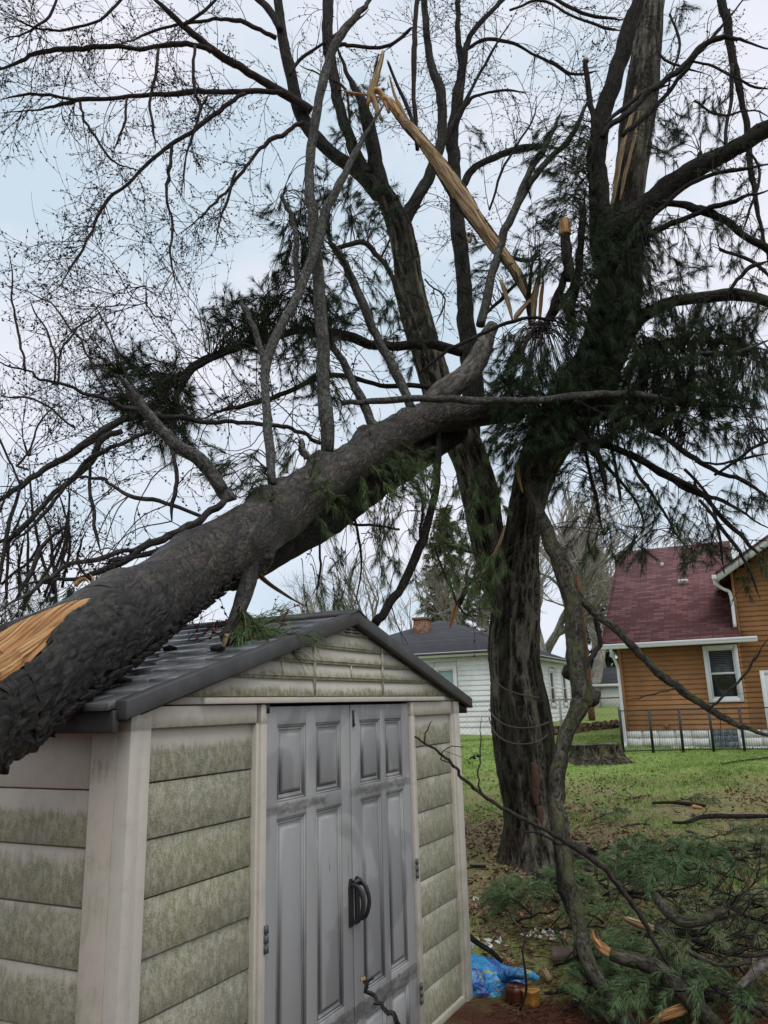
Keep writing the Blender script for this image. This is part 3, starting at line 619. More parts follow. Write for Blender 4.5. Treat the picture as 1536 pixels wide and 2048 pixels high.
def pbox(root, name, mat, *bx, bv=0, label=None):
    mb = MB()
    for b in bx: mb.box(*b)
    o = fixn(mb.build(name, MAT[mat], root, local=True))
    if bv: bevel(o, bv, 1)
    if label: o['label'] = label
    return o
def siding(root, name, mat, axis, a0, a1, z0, z1, per, y0=0, lip=.018, sg=-1, holes=(), clip=None):
    """lapped boards on a wall; axis 0 runs along x at y=y0 (facing sg y), axis 1 along y at x=y0"""
    mb = MB(); z = z0
    while z < z1 - .01:
        zt = min(z + per, z1)
        segs = [(max(a0, clip(zt)) if clip else a0, a1)]
        for (h0, h1, g0, g1) in holes:
            if zt > g0 + .001 and z < g1 - .001:
                segs = [q for s_ in segs for q in ((s_[0], min(s_[1], h0)), (max(s_[0], h1), s_[1])) if q[1] - q[0] > .01]
        for s_ in segs:
            poly = [(y0 - sg * .05, z), (y0 + sg * lip, z + .002), (y0 + sg * lip * .9, z + .008), (y0, zt), (y0 - sg * .05, zt)]
            mb.prism([(p[0], p[1]) for p in poly], axis, *s_)
        z = zt
    return fixn(mb.build(name, MAT[mat], root, local=True))
def window(root, x0, x1, z0, z1, y=0, axis=0, tw=.09, inner='blind', sg=-1, label=None, fr='white'):
    def bx(a, b, c, d, e, f):
        lo, hi = sorted((y + sg * c, y + sg * d))
        return (a, b, lo, hi, e, f) if axis == 0 else (lo, hi, a, b, e, f)
    w = pbox(root, 'window', fr, bx(x0 - tw, x0, -.05, .035, z0 - tw, z1 + tw), bx(x1, x1 + tw, -.05, .035, z0 - tw, z1 + tw), bx(x0, x1, -.05, .035, z1, z1 + tw), bx(x0, x1, -.05, .045, z0 - tw, z0), label=label, bv=.005)
    zm = (z0 + z1) / 2; s = .045
    pbox(w, 'sash', fr, bx(x0, x0 + s, -.04, .012, z0, z1), bx(x1 - s, x1, -.04, .012, z0, z1), bx(x0 + s, x1 - s, -.04, .018, zm - .025, zm + .025), bx(x0 + s, x1 - s, -.04, .012, z1 - s, z1), bx(x0 + s, x1 - s, -.04, .012, z0, z0 + s))
    pbox(w, 'pane', 'glass', bx(x0 + s, x1 - s, -.04, -.02, z0 + s, z1 - s)) if inner != 'curtain' else pbox(w, 'pane', 'curtain', bx(x0 + s, x1 - s, -.04, -.02, z0 + s, z1 - s))
    if inner == 'blind':
        pbox(w, 'blind', 'blind', *[bx(x0 + s + .01, x1 - s - .01, -.018, -.012, zz, zz + .022) for zz in np.arange(zm + .03, z1 - s - .02, .045)])
    return w
HO = (6.21, 21.17, 0)
oh = thing('orange_house', 'house with orange lap siding, dark red shingle roof and white painted block foundation', 'house', HO, -math.radians(25))
zf, zg = .97, .35
siding(oh, 'wall', 'orange', 0, 0.06, 3.0, zf, 3.13, .125, 0, holes=((2.11, 2.93, 1.62, 3.06),))
siding(oh, 'wall', 'orange', 0, 3.0, 9.5, zf, 6.9, .125, -.004, clip=lambda z: 2.72 + (z - 4.70) / .62)
siding(oh, 'side_wall', 'orange', 1, 0.0, 7.5, zf, 3.13, .125, 0.0)
siding(oh, 'side_wall', 'orange', 1, .05, 7.5, 3.13, 5.2, .125, 3.02)
pbox(oh, 'wall_core', 'orange', (.06, 3.0, .055, 7.5, zf, 3.12), (3.08, 9.5, .055, 7.5, zf, 4.9))
pbox(oh, 'corner_board', 'orange', (-.025, .06, -.03, .05, zf, 3.12), bv=.004); pbox(oh, 'corner_board', 'orange', (3.0, 3.06, -.034, -.02, 3.2, 5.0), bv=.004)
mb = MB()
z = zg
while z < zf - .02:
    x = -.01; zt = min(z + .205, zf - .003)
    while x < 9.5:
        x1 = x + .40; d = [rng.uniform(-.018, .018) for _ in range(4)]
        mb.hexa([(x, .03, z), (x1, .03, z), (x, .3, z), (x1, .3, z), (x, .03, zt), (x1, .03, zt), (x, .3, zt), (x1, .3, zt)])
        mb.hexa([(x + .03, .0 + d[0], z + .03), (x1 - .03, .0 + d[1], z + .025), (x + .01, .035, z + .01), (x1 - .01, .035, z + .01), (x + .03, d[2], zt - .03), (x1 - .03, d[3], zt - .025), (x + .01, .035, zt - .01), (x1 - .01, .035, zt - .01)])
        x = x1 + .004
    z = zt + .003
o = fixn(mb.build('block_foundation', MAT['block'], oh, local=True))
pbox(oh, 'foundation_side', 'block', (-.01, .2, .3, 7.5, zg - .2, zf - .003))
def roofslab(root, name, mat, P4, th=.06):
    P4 = [np.array(p, float) for p in P4]; n = nrm(np.cross(P4[1] - P4[0], P4[2] - P4[0])); n = n if n[2] > 0 else -n
    mb = MB(); mb.hexa([P4[0] - n * th, P4[1] - n * th, P4[2] - n * th, P4[3] - n * th, *P4]); return fixn(mb.build(name, MAT[mat], root, local=True))
# wing roof: eave at x -.35, rising back
e0, rd, rr_ = 3.17, 5.1, 3.4
rf = roofslab(oh, 'roof', 'redroof', [(-.37, -.38, e0), (3.05, -.38, e0), (-.37, -.38 + rd, e0 + rr_), (3.05, -.38 + rd, e0 + rr_)])
roofslab(oh, 'roof', 'redroof', [(-.37, -.38 + 2 * rd, e0), (3.05, -.38 + 2 * rd, e0), (-.37, -.38 + rd, e0 + rr_ - .003), (3.05, -.38 + rd, e0 + rr_ - .003)])
mb = MB(); mb.prism([(.06, 3.12), (9.4, 3.12), (4.72, 6.1)], 0, .0, .06); fixn(mb.build('gable_wall', MAT['orange'], oh, local=True))
pbox(rf, 'roof_vent', 'white', (1.55, 1.83, 2.28, 2.34, 5.02, 5.13), (1.60, 1.78, 2.20, 2.36, 5.05, 5.11))
pbox(rf, 'roof_vent', 'white', (1.02, 1.10, 3.4, 3.46, 5.75, 5.86))
g = pbox(oh, 'gutter', 'white', (-.40, 3.42, -.50, -.385, e0 - .115, e0 + .01), (-.40, 3.42, -.52, -.50, e0 - .04, e0 + .014), bv=.012)
pbox(oh, 'soffit', 'white', (-.36, 3.0, -.383, 0, e0 - .075, e0 - .06))
mb = MB(); mb.hexa([(-.395, -.40, e0 - .14), (-.372, -.40, e0 - .14), (-.395, -.4 + rd, e0 + rr_ - .14), (-.372, -.4 + rd, e0 + rr_ - .14), (-.395, -.40, e0 + .01), (-.372, -.40, e0 + .01), (-.395, -.4 + rd, e0 + rr_ + .01), (-.372, -.4 + rd, e0 + rr_ + .01)]); fixn(mb.build('rake_trim', MAT['redroof'], oh, local=True))
def pipe(root, name, mat, pts, r, sides=8):
    mb = MB(); mb.tube(crom(np.array(pts, float), 6), r, sides); return mb.build(name, MAT[mat], root, True, local=True)
pipe(oh, 'downspout', 'white', [(-.12, -.44, e0 - .10), (-.12, -.40, e0 - .2), (-.05, -.08, e0 - .55), (-.04, -.06, e0 - .8), (-.04, -.06, 1.2), (-.04, -.06, .66), (-.06, -.2, .55)], .042)
window(oh, 2.20, 2.84, 1.71, 2.95, label='tall white framed window with blinds drawn halfway')
gb = pbox(oh, 'glass_block_window', 'white', (2.02, 2.72, -.03, .04, .46, .50), (2.02, 2.06, -.03, .04, .50, .955), (2.68, 2.72, -.03, .04, .50, .955))
mb = MB()
for i in range(4):
    for j in range(3): mb.box(2.065 + i * .154, 2.065 + i * .154 + .147, -.02, .02, .505 + j * .151, .505 + j * .151 + .144)
m = M('glass_block', .15, .6); m.col(m.ramp(m.noise(m.src(), 30, 3), (.35, (.05, .07, .08)), (.65, (.2, .24, .26)))); MAT['gblock'] = m.m
bevel(fixn(mb.build('glass_block', MAT['gblock'], gb, local=True)), .01)
pbox(oh, 'outlet_box', 'orange', (.98, 1.06, -.07, 0, 1.02, 1.12), bv=.006)
dd = pbox(oh, 'door', 'white', (3.36, 3.46, -.04, .04, .6, 2.36), (3.46, 4.36, -.04, .04, 2.26, 2.36), (3.46, 4.36, -.028, .03, .6, 2.26), bv=.006, label='white side door at the edge of the picture')
# tall front gable of the main body
hz, hp = 4.78, .62
def rk(x): return hz + hp * (x - 2.72)
mb = MB(); mb.hexa([(2.70, -.48, rk(2.70) - .16), (6.2, -.48, rk(6.2) - .16), (2.70, -.42, rk(2.70) - .16), (6.2, -.42, rk(6.2) - .16), (2.70, -.48, rk(2.70) + .04), (6.2, -.48, rk(6.2) + .04), (2.70, -.42, rk(2.70) + .04), (6.2, -.42, rk(6.2) + .04)]); fixn(mb.build('rake_board', MAT['white'], oh, local=True))
roofslab(oh, 'roof', 'redroof', [(2.66, -.52, rk(2.66) + .10), (6.2, -.52, rk(6.2) + .10), (2.66, 7.5, rk(2.66) + .10), (6.2, 7.5, rk(6.2) + .10)], .05)
roofslab(oh, 'roof', 'redroof', [(6.203, -.52, rk(6.2) + .098), (9.8, -.52, rk(2.66) + .10), (6.203, 7.5, rk(6.2) + .098), (9.8, 7.5, rk(2.66) + .10)], .05)
mb = MB(); mb.hexa([(2.72, -.418, rk(2.72) - .06), (6.2, -.418, rk(6.2) - .06), (2.72, -.03, rk(2.72) - .06), (6.2, -.03, rk(6.2) - .06), (2.72, -.418, rk(2.72) - .045), (6.2, -.418, rk(6.2) - .045), (2.72, -.03, rk(2.72) - .045), (6.2, -.03, rk(6.2) - .045)]); fixn(mb.build('soffit', MAT['white'], oh, local=True))
pbox(oh, 'gutter', 'white', (2.57, 2.69, -.5, 7.5, hz - .12, hz + .0), bv=.01, label='gutter end below the tall gable')
pipe(oh, 'downspout', 'white', [(2.64, -.40, hz - .12), (2.64, -.36, hz - .22), (2.80, -.16, hz - .34), (2.93, -.06, hz - .42), (2.96, -.055, hz - .7), (2.96, -.05, 4.0), (2.95, -.10, 3.46)], .042)

# ================================================================== white house
C0 = (3.78, 26.5, 0)
wh = thing('white_house', 'white sided bungalow with grey hipped roof and red brick chimney beyond the shed', 'house', C0, math.radians(65))   # local x runs away to the right, local y to the left
siding(wh, 'wall', 'wsiding', 0, 0, 10.4, .95, 3.36, .17, 0, holes=((6.55, 7.55, 1.5, 3.07), (8.85, 9.8, 1.5, 3.07)))
siding(wh, 'wall', 'wsiding', 1, 0, 7.2, 1.0, 3.36, .17, 0, holes=((1.55, 2.42, 1.55, 3.06),))
pbox(wh, 'wall_core', 'wsiding', (.055, 10.4, .055, 7.2, .9, 3.36))
pbox(wh, 'foundation', 'block', (.0, 10.4, .0, 7.2, .3, .99))
pbox(wh, 'corner_board', 'white', (-.03, .08, -.03, .08, .95, 3.36)); pbox(wh, 'corner_board', 'white', (10.35, 10.45, -.03, .08, .95, 3.36))
pbox(wh, 'fascia', 'white', (-.32, 10.7, -.34, -.30, 3.33, 3.50), (-.34, -.32, -.34, 7.5, 3.33, 3.50))
pbox(wh, 'soffit', 'white', (-.3, 10.6, -.3, .02, 3.365, 3.385), (-.3, .02, .021, 7.4, 3.365, 3.385))
window(wh, 6.72, 7.38, 1.66, 2.95, 0, 0, .12, 'blind', label='right-hand side window nearer the picture centre')
window(wh, 9.02, 9.66, 1.66, 2.95, 0, 0, .12, 'blind', label='side window farthest along the wall')
window(wh, 1.68, 2.30, 1.68, 2.93, 0, 1, .10, 'curtain', label='window with pale green curtain')
R1, R2 = (3.3, 3.4, 5.02), (7.3, 3.4, 5.02)
q = [(-.38, -.38, 3.47), (10.8, -.38, 3.47), (10.8, 7.6, 3.47), (-.38, 7.6, 3.47), R1, R2]
mb = MB(); V = q + [(a, b, c - .06) for a, b, c in q]
mb.add(V, [(0, 1, 5, 4), (2, 3, 4, 5), (6, 10, 11, 7), (8, 11, 10, 9), (0, 6, 7, 1), (1, 7, 8, 2), (2, 8, 9, 3), (3, 9, 6, 0)], [(3, 0, 4), (1, 2, 5), (9, 10, 6), (7, 11, 8)])
rf = fixn(mb.build('roof', MAT['greyroof'], wh, local=True))
pbox(rf, 'chimney', 'brick', (1.80, 2.30, 3.4, 3.9, 4.0, 4.93), (1.76, 2.34, 3.36, 3.94, 4.93, 5.02))
# garage wall beyond the gap
gw = thing('garage', 'low pale grey garage wall seen far back through the gap between the houses', 'garage', (13.6, 46, 0), -math.radians(8))
pbox(gw, 'wall', 'block', (-4.5, 4.5, 0, 5, 1.0, 2.7)); roofslab(gw, 'roof', 'greyroof', [(-4.8, -.3, 2.65), (4.8, -.3, 2.65), (-4.8, 2.6, 3.7), (4.8, 2.6, 3.7)])
pbox(gw, 'fascia', 'white', (-4.8, 4.8, -.34, -.31, 2.5, 2.66))

# ================================================================== fences
fe = thing('panel_fence', 'low black metal folding panel fence in front of the orange house', 'fence', (5.6, 19.4, .5))
FP = [gpt(x, y)[:2] for x, y in ((1256, 1512),)]
fx = np.array([5.62, 19.5]); fd = nrm(np.array([3.5, -.55])); pw = .66
for k in range(8):
    a = fx + fd * k * (pw + .03); b = a + fd * pw; za, zb = float(gz(*a)), float(gz(*b)); h = 1.02; mb = MB()
    for p_, z_ in ((a, za), (b, zb)): mb.tube([(p_[0], p_[1], z_ - .05), (p_[0], p_[1], z_ + h)], .02, 6)
    for t in (.06, .52, .98)[::2]: mb.tube([(a[0], a[1], za + h * t), (b[0], b[1], zb + h * t)], .014, 5)
    for i in range(1, 12):
        c = a + (b - a) * i / 12; zc = float(gz(*c)); mb.tube([(c[0], c[1], zc + .06), (c[0], c[1], zc + h * .98)], .0032, 3)
    mb.build('fence_panel', MAT['dark'], fe, True)
a = fx.copy(); bk = nrm(np.array([.28, 1.])); 
for k in range(4):
    a2 = fx + bk * k * .45 - [.03, 0]; b2 = a2 + bk * .42; mb = MB(); za = float(gz(*a2))
    for p_ in (a2, b2): mb.tube([(p_[0], p_[1], za - .05), (p_[0], p_[1], za + 1.02)], .014, 6)
    for t in (.06, .98): mb.tube([(a2[0], a2[1], za + t), (b2[0], b2[1], za + t)], .014, 5)
    for i in range(1, 8): c = a2 + (b2 - a2) * i / 8; mb.tube([(c[0], c[1], za + .06), (c[0], c[1], za + 1)], .0032, 3)
    mb.build('fence_panel', MAT['dark'], fe, True)
MAT['galv'] = flat('galvanised_steel', (.30, .31, .31), .4, .5, .2)
cf = thing('chain_link_fence', 'grey chain link fence with round posts in front of the white house', 'fence', (2.6, 23.5, .6))
ca, cb_ = np.array([1.0, 24.2]), np.array([7.4, 24.6]); mb = MB()
mb.tube([(*ca, float(gz(*ca)) + 1.15), (*cb_, float(gz(*cb_)) + 1.15)], .02, 6); mb.build('top_rail', MAT['galv'], cf, True)
for t in (0, .33, .66, 1.):
    c = ca + (cb_ - ca) * t; z_ = float(gz(*c)); mb = MB(); mb.tube([(*c, z_ - .1), (*c, z_ + 1.2)], .035, 8); mb.build('post', MAT['galv'], cf, True)
mb = MB(); L_ = np.linalg.norm(cb_ - ca); dv = (cb_ - ca) / L_
for s in np.arange(-1.1, L_, .14):
    for sg in (0, 1):
        s0, s1 = (s, s + 1.1) if sg == 0 else (s + 1.1, s); lo, hi = max(0, min(s0, s1)), min(L_, max(s0, s1))
        if hi - lo < .05: continue
        f = lambda q_: (q_ - s) if sg == 0 else (1.1 - (q_ - s))
        p0, p1 = ca + dv * lo, ca + dv * hi; mb.tube([(*p0, float(gz(*p0)) + .03 + f(lo)), (*p1, float(gz(*p1)) + .03 + f(hi))], .0022, 3)
mb.build('chain_mesh', MAT['galv'], cf, True)

# ================================================================== stump
def stump():
    c = np.array([4.55, 18.0]); z0 = float(gz(*c)); mb = MB(); n, sd_ = 16, 72
    P = np.array([(c[0], c[1], z0 - .08 + .46 * t) for t in np.linspace(0, 1, n)]); R = .52 + .42 * (1 - np.linspace(0, 1, n)) ** 3
    def dsp(A, th, ln, R_): 
        b = np.stack([np.cos(th)[None] * 2.2 + 0 * ln[:, None], np.sin(th)[None] * 2.2 + 0 * ln[:, None], ln[:, None] * .6 + 0 * th[None]], -1)
        b2 = b * [6, 6, 1.5]
        return (fbm(b, 2) - .5) * .32 + (fbm(b2, 2) - .5) * .11
    mb.tube(P, R, sd_, dsp, cap=True); MAT['stump'] = bark('stump_bark', (.015, .013, .01), (.15, .13, .09), (7, 7, 2.5), (.05, .055, .02), .3, 1., bd=.05); o = mb.build('tree_stump', MAT['stump'], None, True)
    tag(o, 'wide weathered tree stump with ragged bark on the lawn behind the big trunk', 'stump')
    mb = MB(); a = np.linspace(0, 6.283, 40)[:-1]; rr = .50 + .05 * np.sin(a * 5); V = np.vstack([[c[0], c[1], z0 + .38], np.stack([c[0] + rr * np.cos(a), c[1] + rr * np.sin(a), z0 + .385 + .02 * np.sin(a * 3)], 1)])
    n = len(a); mb.add(V, None, [(0, i + 1, (i + 1) % n + 1) for i in range(n)]); q = mb.build('cut_top', MAT['grey'], o); 
stump()
# ================================================================== utility pole and service wire
mb = MB(); b = gpt(1197, 1440); pb = np.array([7.9, 33., float(gz(7.9, 33.))])
pb = at(1183, 1425, 33.); P = np.array([pb - [0, 0, .6], at(1170, 1300, 33.), at(1152, 1150, 33.)]); 
mb.tube(crom(P, 4), .14, 10); MAT['pole'] = bark('weathered_pole', (.11, .05, .025), (.26, .12, .06), (20, 20, 2), None, 0, .3)
tag(mb.build('utility_pole', MAT['pole'], None, True), 'reddish brown wooden utility pole standing between the two houses', 'pole')
mb = MB(); p0, p1 = at(1172, 1245, 33.), at(1400, 1470, 21.2); P = [p0 + (p1 - p0) * t - np.array([0, 0, .5 * t * (1 - t)]) for t in np.linspace(0, 1, 14)]; mb.tube(P, .008, 4)
tag(mb.build('service_wire', MAT['galv'], None, True), 'thin service wire running down from the pole toward the orange house wall', 'wire')
# ================================================================== background trees
MAT['bgbark'] = bark('background_bark', (.20, .185, .155), (.44, .41, .35), (10, 10, 3), (.10, .11, .06), .3, .3)
MAT['bgtwig'] = flat('background_twig', (.34, .30, .255), .8, .2)
def bare_tree(px, py, Y, top, hw, name, label, seed, lean=0, forks=3, mat='bgbark', twm='bgtwig', group=None, spread=.42, lv=4, tz=None):
    global rng
    keep = rng; rng = np.random.default_rng(seed)
    b = at(px, py, Y); b[2] = float(gz(b[0], b[1])) if Y < 45 else b[2]; H = at(px, top, Y)[2] - b[2]; r0 = hw * Y / F
    root = thing(name, label, 'tree', tuple(b), 0, group); mb = MB(); tb = MB(); lb = MB()
    def rec(p, d, L, r, l):
        n = 6; pts = [p]; h = rng.normal(size=3) * .05
        for i in range(n): d = nrm(d + rng.normal(size=3) * .07 + h + np.array([0, 0, .05])); pts.append(pts[-1] + d * L / n)
        tgt = mb if l == 0 else (lb if l <= 2 else tb)
        tgt.tube(pts, np.linspace(r, r * .6, n + 1), 10 if l == 0 else (6 if l < 3 else 3), cap=False)
        if l < lv:
            k = forks if l == 0 else rng.integers(3, 6)
            for j in range(k):
                i = n if (l == 0 or j == 0) else rng.integers(2, n + 1); q = nrm(np.cross(d, rng.normal(size=3)))
                s_ = spread * rng.uniform(.6, 1.5); rec(pts[i], d * math.cos(s_) + q * math.sin(s_), L * rng.uniform(.5, .8), max(.008, r * .6 * rng.uniform(.6, 1)), l + 1)
    rec(b - [0, 0, .1], np.array([lean, 0, 1.]), H * .33, r0, 0)
    mb.build('trunk', MAT[mat], root, True); lb.build('limbs', MAT[mat], root, True); tb.build('crown_twigs', MAT[twm], root, True)
    rng = keep; return root
bare_tree(1105, 1420, 38, 880, 17, 'bare_tree', 'pale grey bare tree rising just right of the white house roof', 11, -.05, 4)
bare_tree(1165, 1430, 44, 840, 20, 'bare_tree', 'tall pale bare tree behind the utility pole', 12, .02, 4)
bare_tree(1060, 1420, 48, 930, 13, 'bare_tree', 'bare tree half hidden behind the big trunk', 13, 0, 3)
bare_tree(1215, 1400, 52, 960, 13, 'bare_tree', 'bare tree just left of the red roof', 14, .03, 4)
bare_tree(760, 1440, 42, 1010, 8, 'bare_tree', 'thin bare tree behind the shed ridge', 15, 0, 4)
bare_tree(640, 1440, 50, 1060, 7, 'bare_tree', 'distant bare tree under the fallen trunk', 16, 0, 4)
bare_tree(820, 1440, 36, 1090, 4, 'bare_sapling', 'bare twiggy sapling between the shed roof and the chimney', 17, .05, 4, spread=.5)
bare_tree(1400, 1400, 60, 940, 12, 'bare_tree', 'distant bare tree rising above the red roof', 18, 0, 4)
for k, (px, top) in enumerate(((-60, 1000), (60, 1060), (190, 1090), (330, 1120))):
    bare_tree(px, 1440, 30 + 3 * k, top, 6, 'bare_tree', ['bare scrubby tree at the far left behind the fallen trunk', 'twiggy tree low behind the broken wood at left', 'twiggy tree behind the left end of the shed roof', 'low bare tree behind the middle of the shed roof'][k], 30 + k, 0, 5, 'twig', 'twig', spread=.55)
def evergreen(px, py, Y, top, wpx, label, seed, a=(.03, .045, .022), b=(.075, .09, .045), bare=0.):
    r = np.random.default_rng(seed); p = at(px, py, Y); H = at(px, top, Y)[2] - p[2]; Wd = wpx * Y / F
    root = thing('evergreen_tree', label, 'tree', tuple(p)); mb = MB(); mb.tube([p, p + [0, 0, H * .5], p + [0, 0, H]], [.02 * H, .013 * H, .02], 8); mb.build('trunk', MAT['mapler'], root, True)
    nb = MB(); sb = MB(); P = []; D = []
    for k in range(150):
        t = r.uniform(.12 + bare, .99); az = r.uniform(0, 6.283); L = Wd * (1 - t) ** .8 * r.uniform(.6, 1.1) + .2; z = H * t
        d = np.array([math.cos(az), math.sin(az), .0]); c = [p + [0, 0, z] + d * L * s - np.array([0, 0, L * .35 * s * s - .1 * s]) for s in np.linspace(0, 1, 6)]
        sb.tube(c, [.03, .025, .02, .015, .01, .006], 3, cap=False)
        for j in range(int(6 + L * 7)):
            s = r.uniform(.15, 1); i = int(s * 4.99); q = c[i] + (c[i + 1] - c[i]) * (s * 5 - i) + r.normal(size=3) * .12; P.append(q); D.append(d + r.normal(size=3) * .6 + [0, 0, -.3])
    needles(nb, P, D, [.42] * len(P), 14, .05, (.1, .8), .7, seed)
    m = needle('evergreen_foliage', a, b); nb.build('crown', m, root); sb.build('boughs', MAT['mapler'], root, True)
evergreen(905, 1440, 46, 1010, 105, 'olive evergreen standing behind the white house chimney', 21, (.05, .06, .03), (.12, .13, .065))
evergreen(1215, 1420, 56, 1080, 75, 'dark evergreen with bare lower trunk beside the garage wall', 22, (.018, .03, .02), (.04, .06, .035), bare=.12)
evergreen(985, 1440, 60, 1060, 80, 'olive evergreen mostly hidden by the big trunk', 23, (.045, .055, .03), (.11, .12, .06))
for a_ in ((1140, 1425, 40, 900, 12, 'grey bare tree with many fine branches between the pole and the leaning limb', 61, .0, 5, 5), (1085, 1430, 34, 990, 9, 'bare tree leaning left above the white house corner', 62, -.12, 4, 5), (1190, 1420, 46, 930, 14, 'bare tree with spreading crown touching the red roof edge', 63, .06, 5, 5), (950, 1430, 44, 980, 9, 'bare tree seen between the two forks of the maple', 64, 0, 4, 5), (700, 1440, 40, 1080, 5, 'thin twiggy tree under the hanging dark limb', 65, 0, 4, 5)):
    bare_tree(a_[0], a_[1], a_[2], a_[3], a_[4], 'bare_tree', a_[5], a_[6], a_[7], a_[8], lv=a_[9])
# leaf bed along the white house
mb = MB(); n = 900; X = rng.uniform(4.3, 8.5, n); Y = 25.6 + .0 * X + rng.normal(size=n) * .25 + np.clip(X - 4.5, 0, 9) * .75
s = .09; P = np.stack([X, Y, gz(X, Y) + rng.uniform(.03, .2, n)], -1); N_ = nrm(rng.normal(size=(n, 3)) + [0, 0, 1]); a = nrm(np.cross(N_, rng.normal(size=(n, 3)))); b = np.cross(N_, a)
mb.add(np.stack([P - a * s, P + b * s, P + a * s, P - b * s], 1).reshape(-1, 3), np.arange(4 * n).reshape(-1, 4))
MAT['leafbed'] = flat('leaf_bed', (.22, .15, .10), .9, .1, .6, 9)
tag(mb.build('leaf_litter', MAT['leafbed']), kind='stuff')
# ================================================================== the fallen pine resting on the shed
TX = [-420, -150, 0, 130, 250, 375, 500, 575, 700, 768, 860, 940, 1040]
TYc = [1640, 1478, 1388, 1300, 1232, 1147, 1065, 1014, 928, 882, 838, 826, 822]
TH = [150, 130, 121, 105, 88, 74, 64, 55, 43, 39, 36, 32, 20]
TD = [1.55, 2.0, 2.42, 2.78, 3.22, 4.0, 4.8, 5.35, 6.3, 6.9, 7.6, 7.9, 8.15]; YST = 3.52
def tY(px): return float(np.interp(px, TX, TD))
MAT['scarw'] = wood('torn_red_wood', (.12, .06, .03), (.35, .18, .09))
fp = thing('fallen_pine', 'huge snapped pine with splintered orange end lying across the shed roof, grey limbs upright', 'fallen tree', tuple(at(250, 1300, 3.6)))
def px_of(P): 
    d = P - CAM; z = d @ FW; return 768 + F * (d @ RT) / z
def fallen_trunk():
    C = np.array([[*at(x, y, d), h] for x, y, h, d in zip(TX, TYc, TH, TD)]); D = (C[:, :3] - CAM) @ FW; C[:, 3] *= D / F
    C[:, 3] *= .955; C = crom(C, 90); P = C[:, :3]; R = C[:, 3]; P = P + (fbm(np.stack([np.arange(len(P)) * .015] * 3, 1)) - .5)[:, None] * .05
    S = 230; n = len(P); T = nrm(np.gradient(P, axis=0)); v = CAM - P; e1 = nrm(v - T * np.sum(v * T, 1, keepdims=True)); e2 = np.cross(T, e1); e2 *= np.sign(e2[:, 2:3])
    th = np.arange(S) * 2 * np.pi / S; deg = np.degrees(np.where(th > np.pi, th - 2 * np.pi, th))
    ln = np.concatenate([[0], np.cumsum(np.linalg.norm(np.diff(P, axis=0), axis=1))])
    A = np.stack([R[:, None] * np.cos(th), R[:, None] * np.sin(th), ln[:, None] + 0 * th], -1); X = px_of(P)[:, None] + 0 * th; DG = deg + 0 * X
    rough = np.clip((330 - X) / 180, 0, 1) * np.clip((62 - DG) / 25, 0, 1); under = np.clip((-45 - DG) / 25, 0, 1) * np.clip((DG + 130) / 30, 0, 1) * np.clip((520 - X) / 80, 0, 1)
    rr = R[:, None] + (fbm(A * [4, 4, 2.2], 2) - .5) * .07 * (R[:, None] / .22) + (fbm(A * [22, 22, 12], 3) - .5) * (.008 + .014 * rough)
    ridge = np.abs(vn(A * [64, 64, 24] + (fbm(A * 14, 2)[..., None] - .5) * 2) - .5) * 2; rr += (.04 + .7 * rough * np.clip(fbm(A * [5, 5, 3] + 3, 2) * 2.4 - .6, .1, 1)) * (np.minimum(ridge, .5) * .018 - .006) + under * (fbm(A * [40, 40, 30], 3) - .42) * .06; plate = vn(A * [46, 46, 30] + 9); rr += rough * (np.round(plate * 3) / 3 - .5) * .006
    # branch collars and old whorls
    for xc, dg, amp, sg in ((655, 75, .06, .10), (575, 60, .03, .08), (480, -80, .05, .09), (545, 80, .04, .09), (500, 20, .02, .1), (745, 80, .04, .08), (820, 80, .03, .07)):
        i = int(np.argmin(np.abs(X[:, 0] - xc))); dl = (A[..., 2] - ln[i]) / sg; da = (DG - dg) / 40; rr += amp * np.exp(-dl ** 2 - da ** 2) * (.6 + .8 * fbm(A * 30, 2))
    for xc in (260, 395, 590, 705, 800): 
        i = int(np.argmin(np.abs(X[:, 0] - xc))); rr += .010 * np.exp(-((A[..., 2] - ln[i] - .04 * (fbm(A * 9, 2) - .5)) / .025) ** 2)
    jg = (fbm(A * [22, 22, 1.5], 3) - .5) * 70 + (fbm(A * [70, 70, 4], 2) - .5) * 30
    xb = np.interp(DG, [-20, 8, 13, 20, 25, 30, 38, 50, 62, 75, 90], [-400, -400, 50, 56, 68, 100, 146, 164, 170, 178, 185]) + jg * .6
    up = np.interp(X, [-150, 40, 110, 170], [108, 86, 66, 46]) + (fbm(A * [3, 3, 8], 2) - .5) * 8
    wd = (X < xb) & (DG < up); ins = np.clip((up - DG) / 30, .04, 1) * np.clip((xb - X) / 40, .12, 1); rr = np.where(wd, R[:, None] + (fbm(A * [4, 4, 1.], 2) - .5) * .03, rr) - wd * (.030 * ins + .030 * ins * fbm(A * [30, 30, 1.2], 2) + .006 * fbm(A * [60, 60, 2], 2)) - (wd & (DG < 26)) * .02
    V = P[:, None] + e1[:, None] * (rr * np.cos(th))[..., None] + e2[:, None] * (rr * np.sin(th))[..., None]
    i = np.arange(n - 1)[:, None] * S; j = np.arange(S); k = (j + 1) % S; Q = np.stack([i + j, i + k, i + S + k, i + S + j], -1)
    fm = wd[:-1] & np.roll(wd, -1, 1)[:-1] & wd[1:] & np.roll(wd, -1, 1)[1:]; edge = (wd[:-1] | np.roll(wd, -1, 1)[:-1] | wd[1:] | np.roll(wd, -1, 1)[1:]) & ~fm
    isw = fm; V = V.reshape(-1, 3); A2 = A.reshape(-1, 3)
    m = M('fallen_trunk_bark', .5, .42); v = m.src('bark'); z = m.xyz(v)[2]
